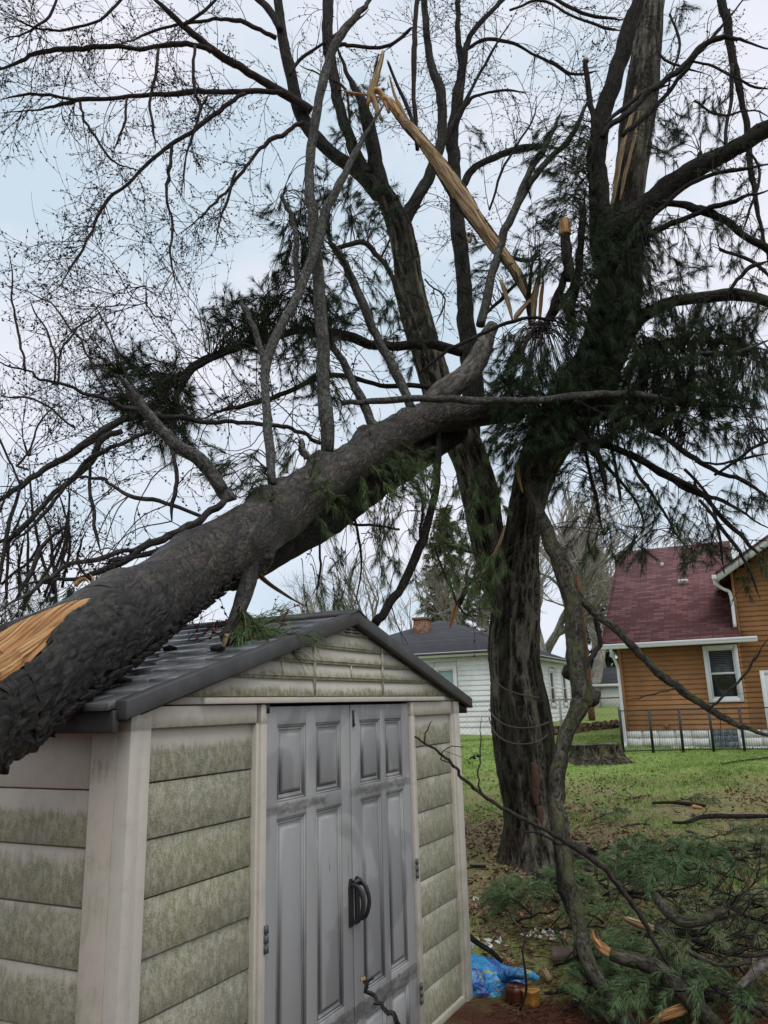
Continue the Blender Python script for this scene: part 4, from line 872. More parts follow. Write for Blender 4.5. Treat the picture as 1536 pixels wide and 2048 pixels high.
    a = m.noise(v, (24, 24, 8), 6, .68, .5); base = m.ramp(a, (.38, (.010, .0075, .0055)), (.5, (.036, .026, .019)), (.66, (.115, .09, .066))); fn = m.noise(v, (90, 90, 45), 4, .75); base = m.mix(m.ramp(fn, (.54, 0.), (.68, .8)), base, (.17, .145, .115)); base = m.mix(m.ramp(fn, (.36, .8), (.46, 0.)), base, (.006, .005, .004)); wet = m.noise(v, (7, 7, 1.6), 4, .6, .8); base = m.mix(m.ramp(wet, (.48, 0.), (.6, .8)), base, (.018, .013, .011))
    scl = m.ramp(m.voro(v, (34, 34, 22)), (.1, (.045, .036, .029)), (.7, (.010, .0085, .0075)))
    zz = m.math('ADD', z, m.math('MULTIPLY', m.math('SUBTRACT', m.noise(v, (3, 3, 2), 4, .6), .5), 1.6)); f = m.ramp(m.math('DIVIDE', zz, 5.), (.22, 1.), (.42, 0.))
    ck = m.voro(v, (9, 9, 5), 'DISTANCE_TO_EDGE'); base = m.mix(m.ramp(m.math('ADD', ck, m.math('MULTIPLY', m.math('SUBTRACT', fn, .5), .16)), (.02, .8), (.06, 0.)), base, (.008, .006, .005)); c = m.mix(f, base, scl); rv = m.N.new('ShaderNodeAttribute'); rv.attribute_name = 'ridge'; c = m.mix(m.ramp(rv.outputs['Fac'], (.25, .85), (.5, 0.)), c, (.005, .004, .0035)); g_ = m.ramp(m.noise(m.src(), 7, 6, .7), (.52, 0.), (.66, .6)); c = m.mix(g_, c, (.035, .045, .018))  # crevice shade painted in: colour goes near black where the ridge value is low
    pat = m.ramp(m.noise(v, (5, 5, 3), 4, .7), (.66, 0.), (.72, .8)); c = m.mix(pat, c, (.075, .055, .042))
    m.col(c).rough(m.ramp(m.noise(v, (9, 9, 5), 4), (.35, .3), (.65, .7))); m.bump(a, .8, .015).bump(fn, .5, .006).bump(m.voro(v, (45, 45, 26)), .6, .012); MAT['ftrunk'] = m.m
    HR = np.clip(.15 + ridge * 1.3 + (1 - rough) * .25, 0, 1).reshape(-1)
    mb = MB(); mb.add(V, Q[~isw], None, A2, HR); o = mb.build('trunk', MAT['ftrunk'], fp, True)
    mb = MB(); mb.add(V, Q[isw], None, A2 * [2.0, 2.0, 1]); w_ = mb.build('splintered_wood', MAT['wood'], fp, True); 
    LIMBS['fp'] = [P]
    mb = MB(); k0 = S; cv = V.reshape(n, S, 3)[0]; cc = cv.mean(0) - T[0] * .05; jag_ = cv - T[0] * 0; mb.add(np.vstack([jag_, cc[None]]), None, [(S, (q_ + 1) % S, q_) for q_ in range(S)], np.vstack([cv * 8, cc[None] * 8])); mb.build('broken_end', MAT['wood'], fp)
    # slivers standing off the break
    r = np.random.default_rng(4)
    for s, Yd in (('150,1170,9 168,1158,5 178,1166,1', 3.15), ('165,1210,5 178,1186,5 186,1160,3 180,1148,.6', 3.12), ('18,1395,10 30,1365,14 38,1335,8 36,1318,2', 2.5), ('0,1405,4 12,1392,5 26,1388,1', 2.45), ('40,1436,4 46,1430,5 54,1428,2', 2.6)):
        shards(s, Yd, 'wood', fp, 'splinter', 7)
    # shaggy hanging bark along the underside
    mb = MB()
    for k in range(420):
        x0 = r.uniform(-20, 480); i = int(np.argmin(np.abs(X[:, 0] - x0))); t = math.radians(r.uniform(-110, -60)); dn = e1[i] * math.cos(t) + e2[i] * math.sin(t); q = P[i] + dn * (R[i] + .004); tt = T[i] * r.uniform(.008, .03); s_ = np.cross(T[i], dn) * r.uniform(.005, .014); o_ = dn * r.uniform(.0, .016)
        mb.hexa([q - tt - s_, q + tt - s_ + o_, q - tt + s_, q + tt + s_ + o_, q - tt - s_ + dn * .006, q + tt - s_ + dn * .006 + o_, q - tt + s_ + dn * .006, q + tt + s_ + dn * .007 + o_])
    MAT['shag'] = flat('loose_bark', (.032, .027, .023), .8, .3, .6, 30, .8)
    mb.build('loose_bark', MAT['shag'], fp)
fallen_trunk()
T0 = lambda x: tY(x)
# second stem lying behind the first, and the pale crook at the top
limb('fp', fp, '455,1150,40 520,1112,46 590,1072,45 660,1030,42 720,990,41 790,940,40 860,890,38 920,860,26', [5.2, 5.5, 6.0, 6.5, 6.9, 7.4, 7.9, 8.2], mat='pined', name='second_stem')
limb('fp', fp, '860,812,30 910,770,30 945,735,25 968,690,20 985,650,13', 7.6, 8.0, mat='grey', name='broken_crook', label='pale crooked stub with a snapped tip')
A_ = dict(mat='pineg', bud=False)
limb('fp', fp, '655,905,17 649,780,15.5 645,680,14.5 636,560,13.5 628,450,13 620,370,12 624,290,11 638,200,11 655,130,11 680,70,10 720,25,8 745,-5,7 790,-60,5', T0(655), 6.5, tw=.4, tr=.005, tl=(.2, .6), **A_)
limb('fp', fp, '546,965,11 536,860,10.5 532,750,10 545,692,11 590,600,11 632,500,11 650,430,11 675,375,10 710,305,8 740,255,7 770,205,5', T0(546), 6.6, tw=.5, tr=.004, tl=(.2, .5), **A_)
limb('fp', fp, '532,755,8 520,690,8 505,650,7 490,618,6.5 480,596,6', 5.6, 5.7, **A_)
limb('fp', fp, '462,1000,19 440,975,17 405,925,16 350,888,14 310,845,13 275,800,11 245,765,9 228,748,7', T0(462), 4.3, tw=.4, tr=.004, **A_)
limb('fp', fp, '752,868,13 735,825,11 712,775,10 685,722,9 660,690,8', T0(752), 6.9, **A_)
limb('fp', fp, '822,815,12 808,780,11 780,722,11 745,655,10 715,580,10 690,530,9 665,490,8 655,470,6', T0(822), 7.6, **A_)
limb('fp', fp, '596,600,5 592,540,6 592,470,6 582,430,5 565,395,5 575,380,3', 6.4, 6.3, tw=1, tl=(.2, .4), **A_)
limb('fp', fp, '875,865,8 877,920,8 868,1000,9 845,1080,10 810,1160,10 775,1215,11 748,1250,11', T0(875), 7.0, mat='pined', tw=.5, bud=False, label='dark limb hanging down behind the shed ridge')
limb('fp', fp, '502,1130,22 494,1170,20 480,1215,18 465,1255,17 456,1278,15', 4.6, YST, mat='mapler', wob=0, name='stub_branch', label='thick broken stub poking down onto the shed roof')
shards('488,1126,6 510,1142,9 540,1168,7 575,1192,4 608,1212,1', 4.85, 'scarw', fp, 'torn_splinter', 8)
shards('455,1268,11 450,1286,9 443,1300,4', YST, 'woodp', fp, 'splintered_wood', 10)
limb('fp', fp, '612,915,9 606,900,10 602,882,7', T0(612), mat='grey', name='stub_branch')
limb('fp', fp, '450,1000,9 405,1035,9 360,1062,9 300,1090,8 235,1128,8 180,1150,6 120,1162,4 50,1172,3 -30,1196,2', T0(450), 3.6, mat='mapler', tw=3, tl=(.15, .55), tr=.004, g=.15, curl=.2)
limb('fp', fp, '395,1040,6 345,1085,7 290,1108,6 240,1120,6 200,1128,4', 4.4, 4.0, mat='mapler', tw=3, tl=(.15, .5), tr=.004, g=.2)
limb('fp', fp, '300,1085,5 210,1115,6 140,1130,5 90,1165,5 40,1195,4 -20,1235,3', 4.2, 3.4, mat='mapler', tw=3.5, tl=(.15, .5), tr=.004, g=.25)
# long cut branch lying across the middle
P_, R_, = None, None
limb('fp', fp, '683,805,6 740,803,7 820,798,8 900,798,8 990,802,8 1040,803,8 1100,797,9 1180,790,9 1250,789,9 1330,797,8 1390,800,6 1425,785,4', 6.7, 7.6, mat='pineg', tw=.8, bud=False, tl=(.3, .8), name='long_branch', label='long grey limb lying level across the trunk')
limb('fp', fp, '1150,822,6 1210,820,6 1260,812,6 1310,798,5 1360,795,4 1440,812,4 1540,822,3', 7.8, 7.6, mat='pineg', tw=1, bud=False)
limb('fp', fp, '1255,785,4 1300,750,5 1390,710,5 1470,705,5 1540,680,5', 7.6, 7.2, mat='pineg', tw=1, bud=False)
limb('fp', fp, '960,650,12 972,600,10 990,530,10 1010,460,9 1030,420,9 1055,350,8 1085,300,7 1110,250,6 1122,222,5', 8.0, 8.2, tw=.6, tl=(.2, .5), **A_)
limb('fp', fp, '1030,422,6 1070,350,7 1100,315,7 1140,275,6 1170,215,4 1185,190,3', 8.1, 8.0, tw=.8, tl=(.2, .5), **A_)
limb('fp', fp, '840,745,3 900,700,4 960,670,4 1030,640,4 1100,640,3 1140,655,2', 7.2, 7.6, mat='pined', tw=1.5, bud=False)
# thick mossy boughs sweeping left from the crown, bearing the needle clumps
limb('fp', fp, '925,705,12 870,690,11 800,692,11 740,688,10 680,668,11 600,660,9 540,680,8 490,690,9 430,712,10 385,735,10 345,768,8 315,800,6', 8.2, 6.8, mat='pined', tw=1.2, bud=False, tl=(.2, .6), tr=.005)
limb('fp', fp, '900,780,6 820,772,6 760,770,6 690,752,6 640,755,6 560,790,6 500,808,6 440,822,5 400,838,4', 7.9, 6.4, mat='pined', tw=1, bud=False)
limb('fp', fp, '640,885,6 590,862,5 545,848,5 480,845,5 420,842,6 360,835,6 300,828,7 250,812,6 190,790,5 120,768,4 60,748,3 0,727,3 -60,712,2', 6.2, 5.2, mat='mapler', tw=4, tl=(.25, .8), tr=.005, g=.5, curl=.5, wob=.05)
limb('fp', fp, '430,715,5 385,740,6 355,790,6 350,830,5 335,860,4', 6.8, 6.7, mat='pined', tw=1.5, bud=False)
limb('fp', fp, '275,828,9 225,852,9 180,880,9 130,915,8 75,948,7 40,975,6 0,1000,5 -60,1040,4', 6.6, 6.0, mat='mapler', tw=4, tl=(.2, .9), tr=.005, g=-.3, curl=.4)
limb('fp', fp, '245,862,7 205,880,8 180,925,7 110,985,6 60,1040,6 20,1075,6 -50,1110,4', 6.5, 5.9, mat='mapler', tw=4, tl=(.2, .9), tr=.005, g=-.3, curl=.4)
limb('fp', fp, '300,862,4 250,885,4 180,915,5 140,960,4 95,1020,4 50,1065,3 0,1110,3', 6.4, 5.8, mat='mapler', tw=4.5, tl=(.2, .8), tr=.004, g=-.2)
limb('fp', fp, '405,1030,5 330,1005,5 270,995,5 225,970,4 200,955,4 150,955,3 90,975,2', 5.0, 5.2, mat='mapler', tw=4, tl=(.2, .7), tr=.004, g=.0)
limb('fp', fp, '180,920,4 182,990,4 190,1050,4 200,1110,3', 6.3, 6.0, mat='mapler', tw=3, tl=(.2, .6), tr=.004)
limb('fp', fp, '345,900,5 350,960,5 345,1040,5', 5.0, 4.9, mat='mapler', tw=2)
limb('fp', fp, '130,1050,4 85,1090,5 60,1150,5 30,1200,4', 5.6, 5.4, mat='mapler', tw=5, tl=(.2, .7), tr=.004, g=.2)
limb('fp', fp, '45,960,4 20,1040,5 5,1130,5 -10,1210,5', 5.8, 5.6, mat='mapler', tw=5, tl=(.2, .7), tr=.004, g=.2)
# twiggy red budded shoots rising at the left edge
for s, a, b in (('50,745,3 45,700,3 32,640,2.5 25,580,2 12,490,1.5', 5.0, 5.0), ('115,775,3 120,720,2.5 150,660,2 185,640,1.5 225,610,1.2', 5.2, 5.2), ('230,808,3 190,740,2.5 160,680,2.5 100,610,2 20,570,1.5', 5.2, 5.0), ('110,770,2.5 105,690,2.5 80,640,2 60,600,1.5', 5.1, 5), ('300,830,2.5 240,720,2 215,650,2 180,600,1.4', 5.4, 5.4), ('45,975,3 10,900,2.5 -20,830,2', 5.4, 5.3), ('150,860,3 70,800,2.5 0,790,2', 5.4, 5.4), ('340,640,2 300,620,2 290,570,1.2', 6, 6), ('60,940,3 35,930,3 60,900,2.5 75,850,2 140,790,2', 5.2, 5.2)):
    limb('fp', fp, s, a, b, mat='twig', tw=5, tl=(.12, .42), tr=.0035, g=.5, curl=.4, lvl=2, wob=.04)
for k_ in range(16):
    x0, y0 = rng.uniform(-20, 200), rng.uniform(1150, 1230); x1, y1 = x0 + rng.uniform(-60, 120), y0 - rng.uniform(80, 300); limb('fp', fp, f'{x0},{y0},3.5 {(x0+x1)/2+rng.uniform(-30,30)},{(y0+y1)/2},3 {x1},{y1},1.5', 6.2 + rng.uniform(-.5, 1.5), None, mat='twig', tw=6, tl=(.15, .6), tr=.004, g=.1, curl=.3, dens=6)
for k_ in range(60):
    x0, y0 = rng.uniform(0, 760), rng.uniform(500, 1040); y0 = min(y0, 1200 - x0 * .42); p_ = at(x0, y0, rng.uniform(6.0, 7.6)); S_ = np.vstack(LIMBS['fp'][1:]); j_ = int(np.argmin(np.linalg.norm(S_ - p_, axis=1))); q_ = S_[j_]; L_q = np.linalg.norm(p_ - q_)
    tb = MB(); B_ = ([], []); grow(tb, B_, q_, nrm(p_ - q_ + rng.normal(size=3) * .3), min(L_q, 1.0) + rng.uniform(.3, .8), .0055, 2, rng.uniform(-.3, .4), .3, 6., curl=.2); buds(tb, B_[0], B_[1]); tb.build('twig_spray', MAT['twig'], fp, True)
# needle foliage
shoots('fp', fp, [(305, 785, 80, 65, 6.5, 6.9, 150, .3), (345, 850, 40, 40, 6.4, 6.8, 44, .6), (250, 740, 40, 25, 6.5, 6.8, 14, 0),
    (560, 635, 110, 50, 6.6, 7.4, 120, .7), (480, 655, 70, 50, 6.7, 7.2, 70, .6), (650, 630, 60, 60, 6.6, 7.4, 50, .8), (620, 740, 80, 60, 6.3, 7.2, 26, .8), (500, 750, 60, 60, 6.5, 7, 14, .8),
    (590, 440, 60, 70, 6.4, 7.2, 44, .9), (665, 440, 45, 80, 6.8, 7.4, 34, .9), (590, 530, 60, 40, 6.5, 7.1, 24, .9),
    (465, 950, 45, 45, 4.7, 5.3, 14, .1), (650, 790, 30, 60, 6.1, 6.5, 10, .5), (560, 880, 30, 60, 5.5, 5.8, 8, .5),
    (800, 640, 60, 90, 7.6, 8.1, 20, .8), (740, 560, 60, 60, 7.4, 8, 12, .8), (30, 1150, 60, 60, 5.6, 6.2, 8, .6), (180, 1150, 60, 40, 4.5, 5, 9, .6)], seed=3)
shoots('fp', fp, [(700, 960, 90, 45, 6.0, 6.6, 34, .3), (790, 930, 60, 50, 6.5, 7.1, 26, .5), (600, 985, 60, 35, 5.3, 5.7, 17, .2), (520, 1010, 40, 25, 4.9, 5.2, 7, .2), (840, 960, 40, 60, 6.8, 7.4, 20, .8)], mat='needleg', name='needle_foliage', m=22, seed=5)
shoots('fp', fp, [(505, 1262, 24, 14, 3.55, 3.68, 12, .9), (500, 1250, 18, 12, 3.6, 3.7, 6, .8)], mat='needleg', name='needle_tuft', m=26, w=.0026, seed=6, nl=(.13, .19))
shoots('fp', fp, [(10, 1365, 25, 15, 2.75, 2.85, 5, .2)], mat='needleg', name='needle_tuft', m=20, w=.002, seed=7, nl=(.06, .09))
# ================================================================== the standing maple that caught it
base = gpt(1078, 1742); base[1] += .35; base[2] = float(gz(base[0], base[1])); MY = float(base[1])
mt = thing('maple_tree', 'big standing maple with deeply ridged dark trunk, forked and holding up the snapped pine', 'tree', tuple(base))
def maple_trunk():
    a = '1096,1765,92 1086,1735,82 1076,1700,68 1066,1640,57 1056,1580,54 1050,1500,57 1040,1430,56 1034,1370,52 1028,1300,52 1031,1200,45 1036,1150,41 1042,1100,38 1055,1010,37 1072,940,38 1100,880,44 1150,800,52 1195,730,50 1222,660,48 1236,590,46 1244,500,42 1252,420,36 1262,340,33 1276,240,31 1288,140,29 1298,50,27 1304,-20,26 1310,-100,24 1318,-200,20'
    P, R = trace(a, [MY] * 28, 40)
    v = CAM - P; v[:, 2] = 0
    def dsp(A, th, ln, R_):
        c, s = np.cos(th), np.sin(th); q = np.stack([R_[:, None] * c, R_[:, None] * s, 0 * c + ln[:, None]], -1)
        w = fbm(q * [2, 2, 1.3], 2) - .5
        tw = q + (fbm(q * [6, 6, 1.5], 2) - .5)[..., None] * .06
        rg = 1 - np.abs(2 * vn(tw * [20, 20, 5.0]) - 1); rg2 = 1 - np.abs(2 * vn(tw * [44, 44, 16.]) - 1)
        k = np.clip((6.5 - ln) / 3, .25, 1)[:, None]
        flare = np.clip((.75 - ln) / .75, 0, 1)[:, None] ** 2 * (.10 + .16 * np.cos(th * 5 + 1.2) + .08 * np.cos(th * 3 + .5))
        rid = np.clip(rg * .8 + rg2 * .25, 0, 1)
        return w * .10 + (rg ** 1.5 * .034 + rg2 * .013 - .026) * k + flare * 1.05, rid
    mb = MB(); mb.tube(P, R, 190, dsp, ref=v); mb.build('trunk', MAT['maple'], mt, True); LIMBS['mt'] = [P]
maple_trunk()
m_ = lambda s, Y0, Y1=None, mat='mapler', **k: limb('mt', mt, s, Y0, Y1, mat, **k)
def bigfork(s, Y0, Y1, mat='maple'):
    P, R = trace(s, Y0, Y1, 22); R = R * .93; mb = MB()
    def dsp(A, th, ln, R_):
        q = np.stack([A[..., 0], A[..., 1], A[..., 2]], -1); rg = 1 - np.abs(2 * vn(q * [26, 26, 4.0]) - 1)
        return (fbm(q * [3, 3, 1.5], 2) - .5) * .3 * R_[:, None] + (rg ** 1.5 * .026 - .015) * np.clip(R_[:, None] / .15, .2, 1), np.clip(rg * 1.05, 0, 1)
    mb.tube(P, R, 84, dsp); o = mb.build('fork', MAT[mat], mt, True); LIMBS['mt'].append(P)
bigfork('1030,1250,34 1000,1180,33 980,1110,35 967,1030,37 958,980,39 940,920,39 915,860,38 885,800,36 860,730,34 840,660,32 822,590,30 812,520,28 800,460,27 780,410,22 762,375,18', MY, 8.6)
bigfork('760,385,20 735,360,17 705,335,15 668,310,14 632,275,14 608,240,14 592,200,13 582,150,12 570,100,11 562,50,10 556,0,10 545,-60,9', 8.6, 8.4, 'mapler')
m_('770,400,20 755,350,20 745,290,17 735,240,15 722,200,10 700,160,6 680,110,4 660,60,3', 8.6, 8.4, tw=1.5)
m_('735,350,15 712,310,13 695,262,13 678,215,12 668,160,12 658,100,13 655,50,13 656,0,13 660,-60,12', 8.5, 8.3, 'mapler', tw=.6)
m_('800,470,18 818,425,15 842,385,14 862,345,13 878,300,11 885,240,11 880,180,12 865,140,10 855,80,8 850,20,8 846,-40,7', 8.6, 8.8, tw=1)
m_('850,385,6 870,330,5 905,250,5 945,175,4 985,100,3 1030,30,2', 8.8, 9, tw=2)
m_('835,300,5 828,200,5 828,120,6 830,60,6 838,-20,6', 8.2, 8.2, tw=.8, mat='twig')
m_('935,930,28 942,850,26 945,760,24 940,690,21 930,620,19 925,540,18 918,460,17 912,390,15 908,330,15 905,270,14 912,220,13 922,160,11 932,100,8 948,60,6 985,20,5 1020,-20,5', 8.9, 9.1)
m_('925,150,8 918,90,7 916,30,6 918,-30,5', 9.1, 9.1, tw=1)
m_('912,392,9 928,366,9 945,340,8 975,322,8 1020,303,8 1060,294,7 1092,293,6 1130,300,3', 9.1, 9.1, tw=1.5)
m_('912,250,4 935,205,4 960,190,3 1010,180,3 1060,185,2', 9.1, 9.1, tw=3)
m_('930,100,4 970,80,4 1020,85,4 1060,105,3 1110,130,3 1160,170,2', 9.1, 9, tw=3)
m_('665,500,6 720,485,6 750,505,6 780,545,6 800,600,6', 8.2, 8.4)
# dark curved leader and the right-hand boughs
m_('1212,520,30 1202,440,27 1197,370,22 1195,300,20 1206,230,20 1225,170,20 1243,110,19 1260,50,17 1276,0,14 1290,-60,11', 8.1, 8.0, 'pined', name='leader', label='dark curved stem standing beside the pale trunk top')
m_('1222,480,36 1262,440,34 1310,400,28 1350,365,24 1395,335,22 1440,312,19 1490,285,19 1540,255,20 1600,225,18', 8.1, 7.4, 'pined', tw=.8)
m_('1398,340,6 1398,318,6 1403,300,5', 7.8)
m_('1225,690,22 1262,655,18 1300,622,15 1350,605,13 1410,595,12 1470,590,13 1540,605,12 1600,625,11', 8.1, 7.2, 'moss')
m_('1455,590,5 1475,560,5 1500,535,5 1540,520,4', 7.4, 7.2, tw=2)
m_('1203,275,7 1225,247,7 1260,225,6 1290,190,7 1325,165,7 1370,130,6 1400,95,6 1440,75,7 1480,80,6 1540,98,5', 7.8, 7.4, 'mapler', tw=1.5)
m_('1245,270,6 1270,250,6 1320,205,5 1355,160,5 1395,110,4 1430,70,4 1470,20,3 1500,-20,3', 7.8, 7.6, tw=2)
m_('1210,250,5 1235,225,5 1270,200,5 1300,178,5 1340,170,4', 7.8, 7.7)
m_('1435,-30,9 1447,20,10 1456,60,10 1463,110,8 1475,160,8 1487,215,7 1493,262,7 1500,330,7 1512,400,6 1528,480,6 1545,560,5', 8.4, 8.2, 'pined', tw=1.5)
m_('1462,130,5 1462,200,4 1452,260,4 1455,330,3', 8.3, 8.2)
m_('1185,390,4 1178,330,5 1188,270,5 1182,210,6 1176,165,6 1172,122,6', 7.9, 7.9, 'pined', name='cut_stub', label='short stub with a sawn yellow end')
for q, yy, rr in (('1172,124,6 1171.5,119,6', 7.9, 0), ('1131,470,11 1130,452,11 1129,440,9', 7.7, 0)):
    P_, R_ = trace(q, yy); mb = MB(); mb.tube(P_, R_ * 1.02, 10, limbdisp(.2, 60)); mb.build('cut_end', MAT['woodp'] if yy > 7.8 else MAT['wood'], mt)
m_('1140,560,12 1134,510,12 1130,470,11', 7.7, 7.7, 'pined', name='cut_stub')
m_('1135,640,10 1150,580,9 1160,520,9 1165,440,7 1168,400,5', 7.9, 7.9, 'pined')
m_('1085,660,8 1105,620,9 1122,575,9 1140,520,8', 7.8, 7.8, 'pined')
m_('1235,530,8 1280,480,7 1340,450,7 1400,425,6 1470,400,5 1540,380,5', 7.7, 7.3, 'pined', tw=2, g=-.1, bud=False)
m_('1325,405,8 1355,408,8 1385,414,9 1410,425,10 1450,440,9 1485,470,8 1540,500,8', 7.6, 7.4, 'pined', tw=1)
m_('1280,460,5 1330,410,5 1395,360,5 1470,340,4 1540,330,4', 7.5, 7.2, 'pined', tw=2, bud=False)
m_('1290,700,6 1350,690,6 1420,685,5 1540,700,4', 7.9, 7.5, 'pined', tw=2, bud=False)
m_('1100,640,6 1150,560,5 1165,500,4', 8.2, 8.2)
# drooping boughs on the right carrying needles
for s, a, b in (('1090,860,10 1170,880,9 1250,905,8 1320,945,7 1390,985,6 1460,1010,5 1540,1060,4', 8.0, 7.2), ('1260,905,6 1330,945,6 1400,985,5 1450,1040,5 1500,1090,4 1545,1150,3', 7.7, 7.0),
    ('1300,860,5 1345,885,6 1390,920,6 1440,945,5 1490,965,5 1550,1000,4', 7.6, 7.0), ('1170,890,4 1180,950,4 1195,1010,4 1205,1070,2', 7.8, 7.8), ('1225,900,4 1235,960,4 1240,1010,3', 7.7, 7.6),
    ('1260,920,4 1290,970,4 1325,1020,3 1360,1080,2 1400,1110,2', 7.6, 7.4), ('1150,870,4 1210,930,4 1270,1000,3 1290,1060,2', 7.9, 7.8), ('1190,900,7 1203,935,7 1212,985,4', 7.5, 7.5),
    ('1400,1000,4 1460,1080,4 1500,1140,3 1520,1200,2', 7.2, 7.0), ('1370,940,4 1420,1000,3 1440,1080,3 1450,1150,2', 7.3, 7.2), ('1430,950,4 1500,900,4 1545,880,4', 7.2, 7.0), ('1390,925,3 1460,925,3 1540,905,3', 7.3, 7.0)):
    m_(s, a, b, 'pined', tw=3, tl=(.15, .5), tr=.005, g=-.5, bud=False)
# slender limbs sweeping left across the sky
L_ = dict(mat='twig', tr=.0055, dens=7.0)
m_('622,222,11 600,205,10 560,182,10 520,158,9 488,140,9 455,120,8 425,100,8 395,75,8 365,50,7 335,22,7 300,-8,6 240,-40,5', 8.4, 7.4, tw=4.5, tl=(.3, .9), g=-.5, **L_)
m_('425,102,7 395,92,6 360,88,6 315,92,5 275,98,5 235,90,5 190,95,5 150,98,6 100,100,6 60,112,5 30,128,4 0,140,4 -60,160,3', 7.8, 7.0, tw=7.5, tl=(.3, 1.0), g=-.6, **L_)
m_('565,186,7 530,182,6 480,184,6 430,184,6 375,184,6 320,190,5 260,192,5 200,198,5 150,203,5 110,212,4 60,222,3 0,227,3', 8.2, 7.2, tw=7.5, tl=(.3, 1.0), g=-.6, **L_)
m_('490,186,5 455,208,5 430,228,5 385,262,5 345,288,4.5 310,315,4 275,348,4 245,375,4 215,400,4 197,430,3.5 185,460,3 165,500,3 140,540,2.5 105,585,2 40,615,1.5', 7.9, 7.0, tw=9.0, tl=(.2, .75), g=-.3, **L_)
m_('343,290,4 340,330,4 334,370,3.5 333,405,3 344,440,3 343,480,2.5 342,520,2.5 350,560,2 362,620,1.5', 7.6, 7.4, tw=9.0, tl=(.2, .6), g=-.5, **L_)
m_('606,246,6 584,256,5 565,272,5 540,280,5 510,310,4 485,345,3.5 450,385,3 420,415,3 380,450,2 340,480,1.5', 8.3, 7.8, tw=9.0, tl=(.2, .7), g=-.2, **L_)
m_('552,75,6 520,60,5 480,42,5 440,38,4 400,42,4 350,50,3 300,65,3 250,85,2 200,100,1.5', 8.3, 7.7, tw=9.0, tl=(.3, .9), g=-.4, **L_)
m_('160,202,4 100,190,3.5 60,188,3 0,200,2.5', 7.4, 7.2, tw=7.5, tl=(.3, .8), g=-.6, **L_)
m_('162,205,3.5 168,240,3 190,270,3 215,310,3 240,330,2 290,345,1.5', 7.3, 7.2, tw=9.0, tl=(.2, .6), g=-.3, **L_)
m_('253,198,3 252,240,3 240,270,2.5 225,310,2', 7.4, 7.3, tw=7.5, tl=(.2, .5), **L_)
m_('318,98,4 312,150,3.5 300,195,3.5 305,250,3 310,300,2.5', 7.5, 7.4, tw=7.5, tl=(.3, .6), **L_)
m_('390,90,4 388,140,3.5 390,180,3 400,215,3 380,290,2', 7.6, 7.5, tw=7.5, tl=(.3, .6), **L_)
m_('415,195,3 400,220,3 388,260,3 370,330,2 368,400,1.5', 7.8, 7.6, tw=9.0, tl=(.2, .6), **L_)
m_('470,340,3 455,400,3 440,440,2 430,500,1.5', 8, 7.9, tw=9.0, tl=(.2, .5), **L_)
m_('365,50,4 400,30,4 430,0,3 450,-30,3', 7.5, 7.5, tw=7.5, tl=(.3, .7), **L_)
m_('250,-10,4 200,40,3 120,60,3 60,50,2 0,20,2', 7.2, 7.0, tw=10.5, tl=(.3, .8), g=-.4, **L_)
m_('120,-20,3 90,40,3 40,70,2 0,80,2', 7.1, 7.0, tw=10.5, tl=(.3, .7), g=-.4, **L_)
m_('505,-10,7 530,10,8 548,35,8 560,60,8', 8.3, 8.3, mat='mapler')
m_('580,150,4 600,120,4 640,90,3 700,50,3 740,20,2', 8.3, 8.3, tw=4, tl=(.2, .6), mat='twig')
m_('660,105,5 680,92,5 705,92,4 740,95,4 780,90,4 815,62,4 830,50,3', 8.4, 8.3, tw=3, tl=(.2, .6), mat='twig')
for s, a in (('1020,20,3 1080,0,3 1140,30,3 1210,55,3 1245,62,3', 8.2), ('1085,-20,4 1130,10,4 1190,32,4 1250,40,3', 8.2), ('1100,120,3 1150,150,3 1200,140,2', 8.3), ('1340,30,3 1360,90,3 1340,160,2.5 1330,200,2', 7.8), ('1380,120,3 1440,140,3 1500,170,3 1545,180,3', 7.6), ('1310,60,3 1330,120,3 1420,150,2', 7.7), ('1390,200,3 1440,230,3 1500,220,2 1545,235,2', 7.6), ('980,420,3 1010,330,3 1060,250,2 1075,200,2', 8.9), ('760,520,3 800,450,2 860,400,2', 8.7), ('850,560,2 890,600,2 870,650,2', 8.7), ('1500,300,3 1520,350,3 1500,420,3 1480,470,2', 7.4), ('1440,500,4 1500,520,4 1545,560,4', 7.4), ('700,250,3 690,180,3 640,150,2 600,130,2', 8.3)):
    m_(s, a, a, 'twig', tw=7, tl=(.2, .8), tr=.005, g=-.1, dens=6)
m_('1040,560,4 1000,600,4 960,640,3', 8.4, 8.3); m_('1000,505,4 1040,520,4 1080,520,3', 8.3, 8.2)
for k_ in range(46):
    x0, y0 = rng.uniform(760, 1200), rng.uniform(-20, 520); a_ = rng.uniform(0, 6.283); l_ = rng.uniform(60, 170)
    S_ = np.vstack(LIMBS['mt']); p_ = at(x0, y0, 8.8); j_ = int(np.argmin(np.linalg.norm(S_ - p_, axis=1))); q_ = S_[j_]; tb = MB(); B_ = ([], [])
    grow(tb, B_, q_, nrm(p_ - q_ + rng.normal(size=3) * .3), np.linalg.norm(p_ - q_) + rng.uniform(.4, 1.0), .006, 2, -.1, .25, 6.5); buds(tb, B_[0], B_[1]); tb.build('twig_spray', MAT['twig'], mt, True)
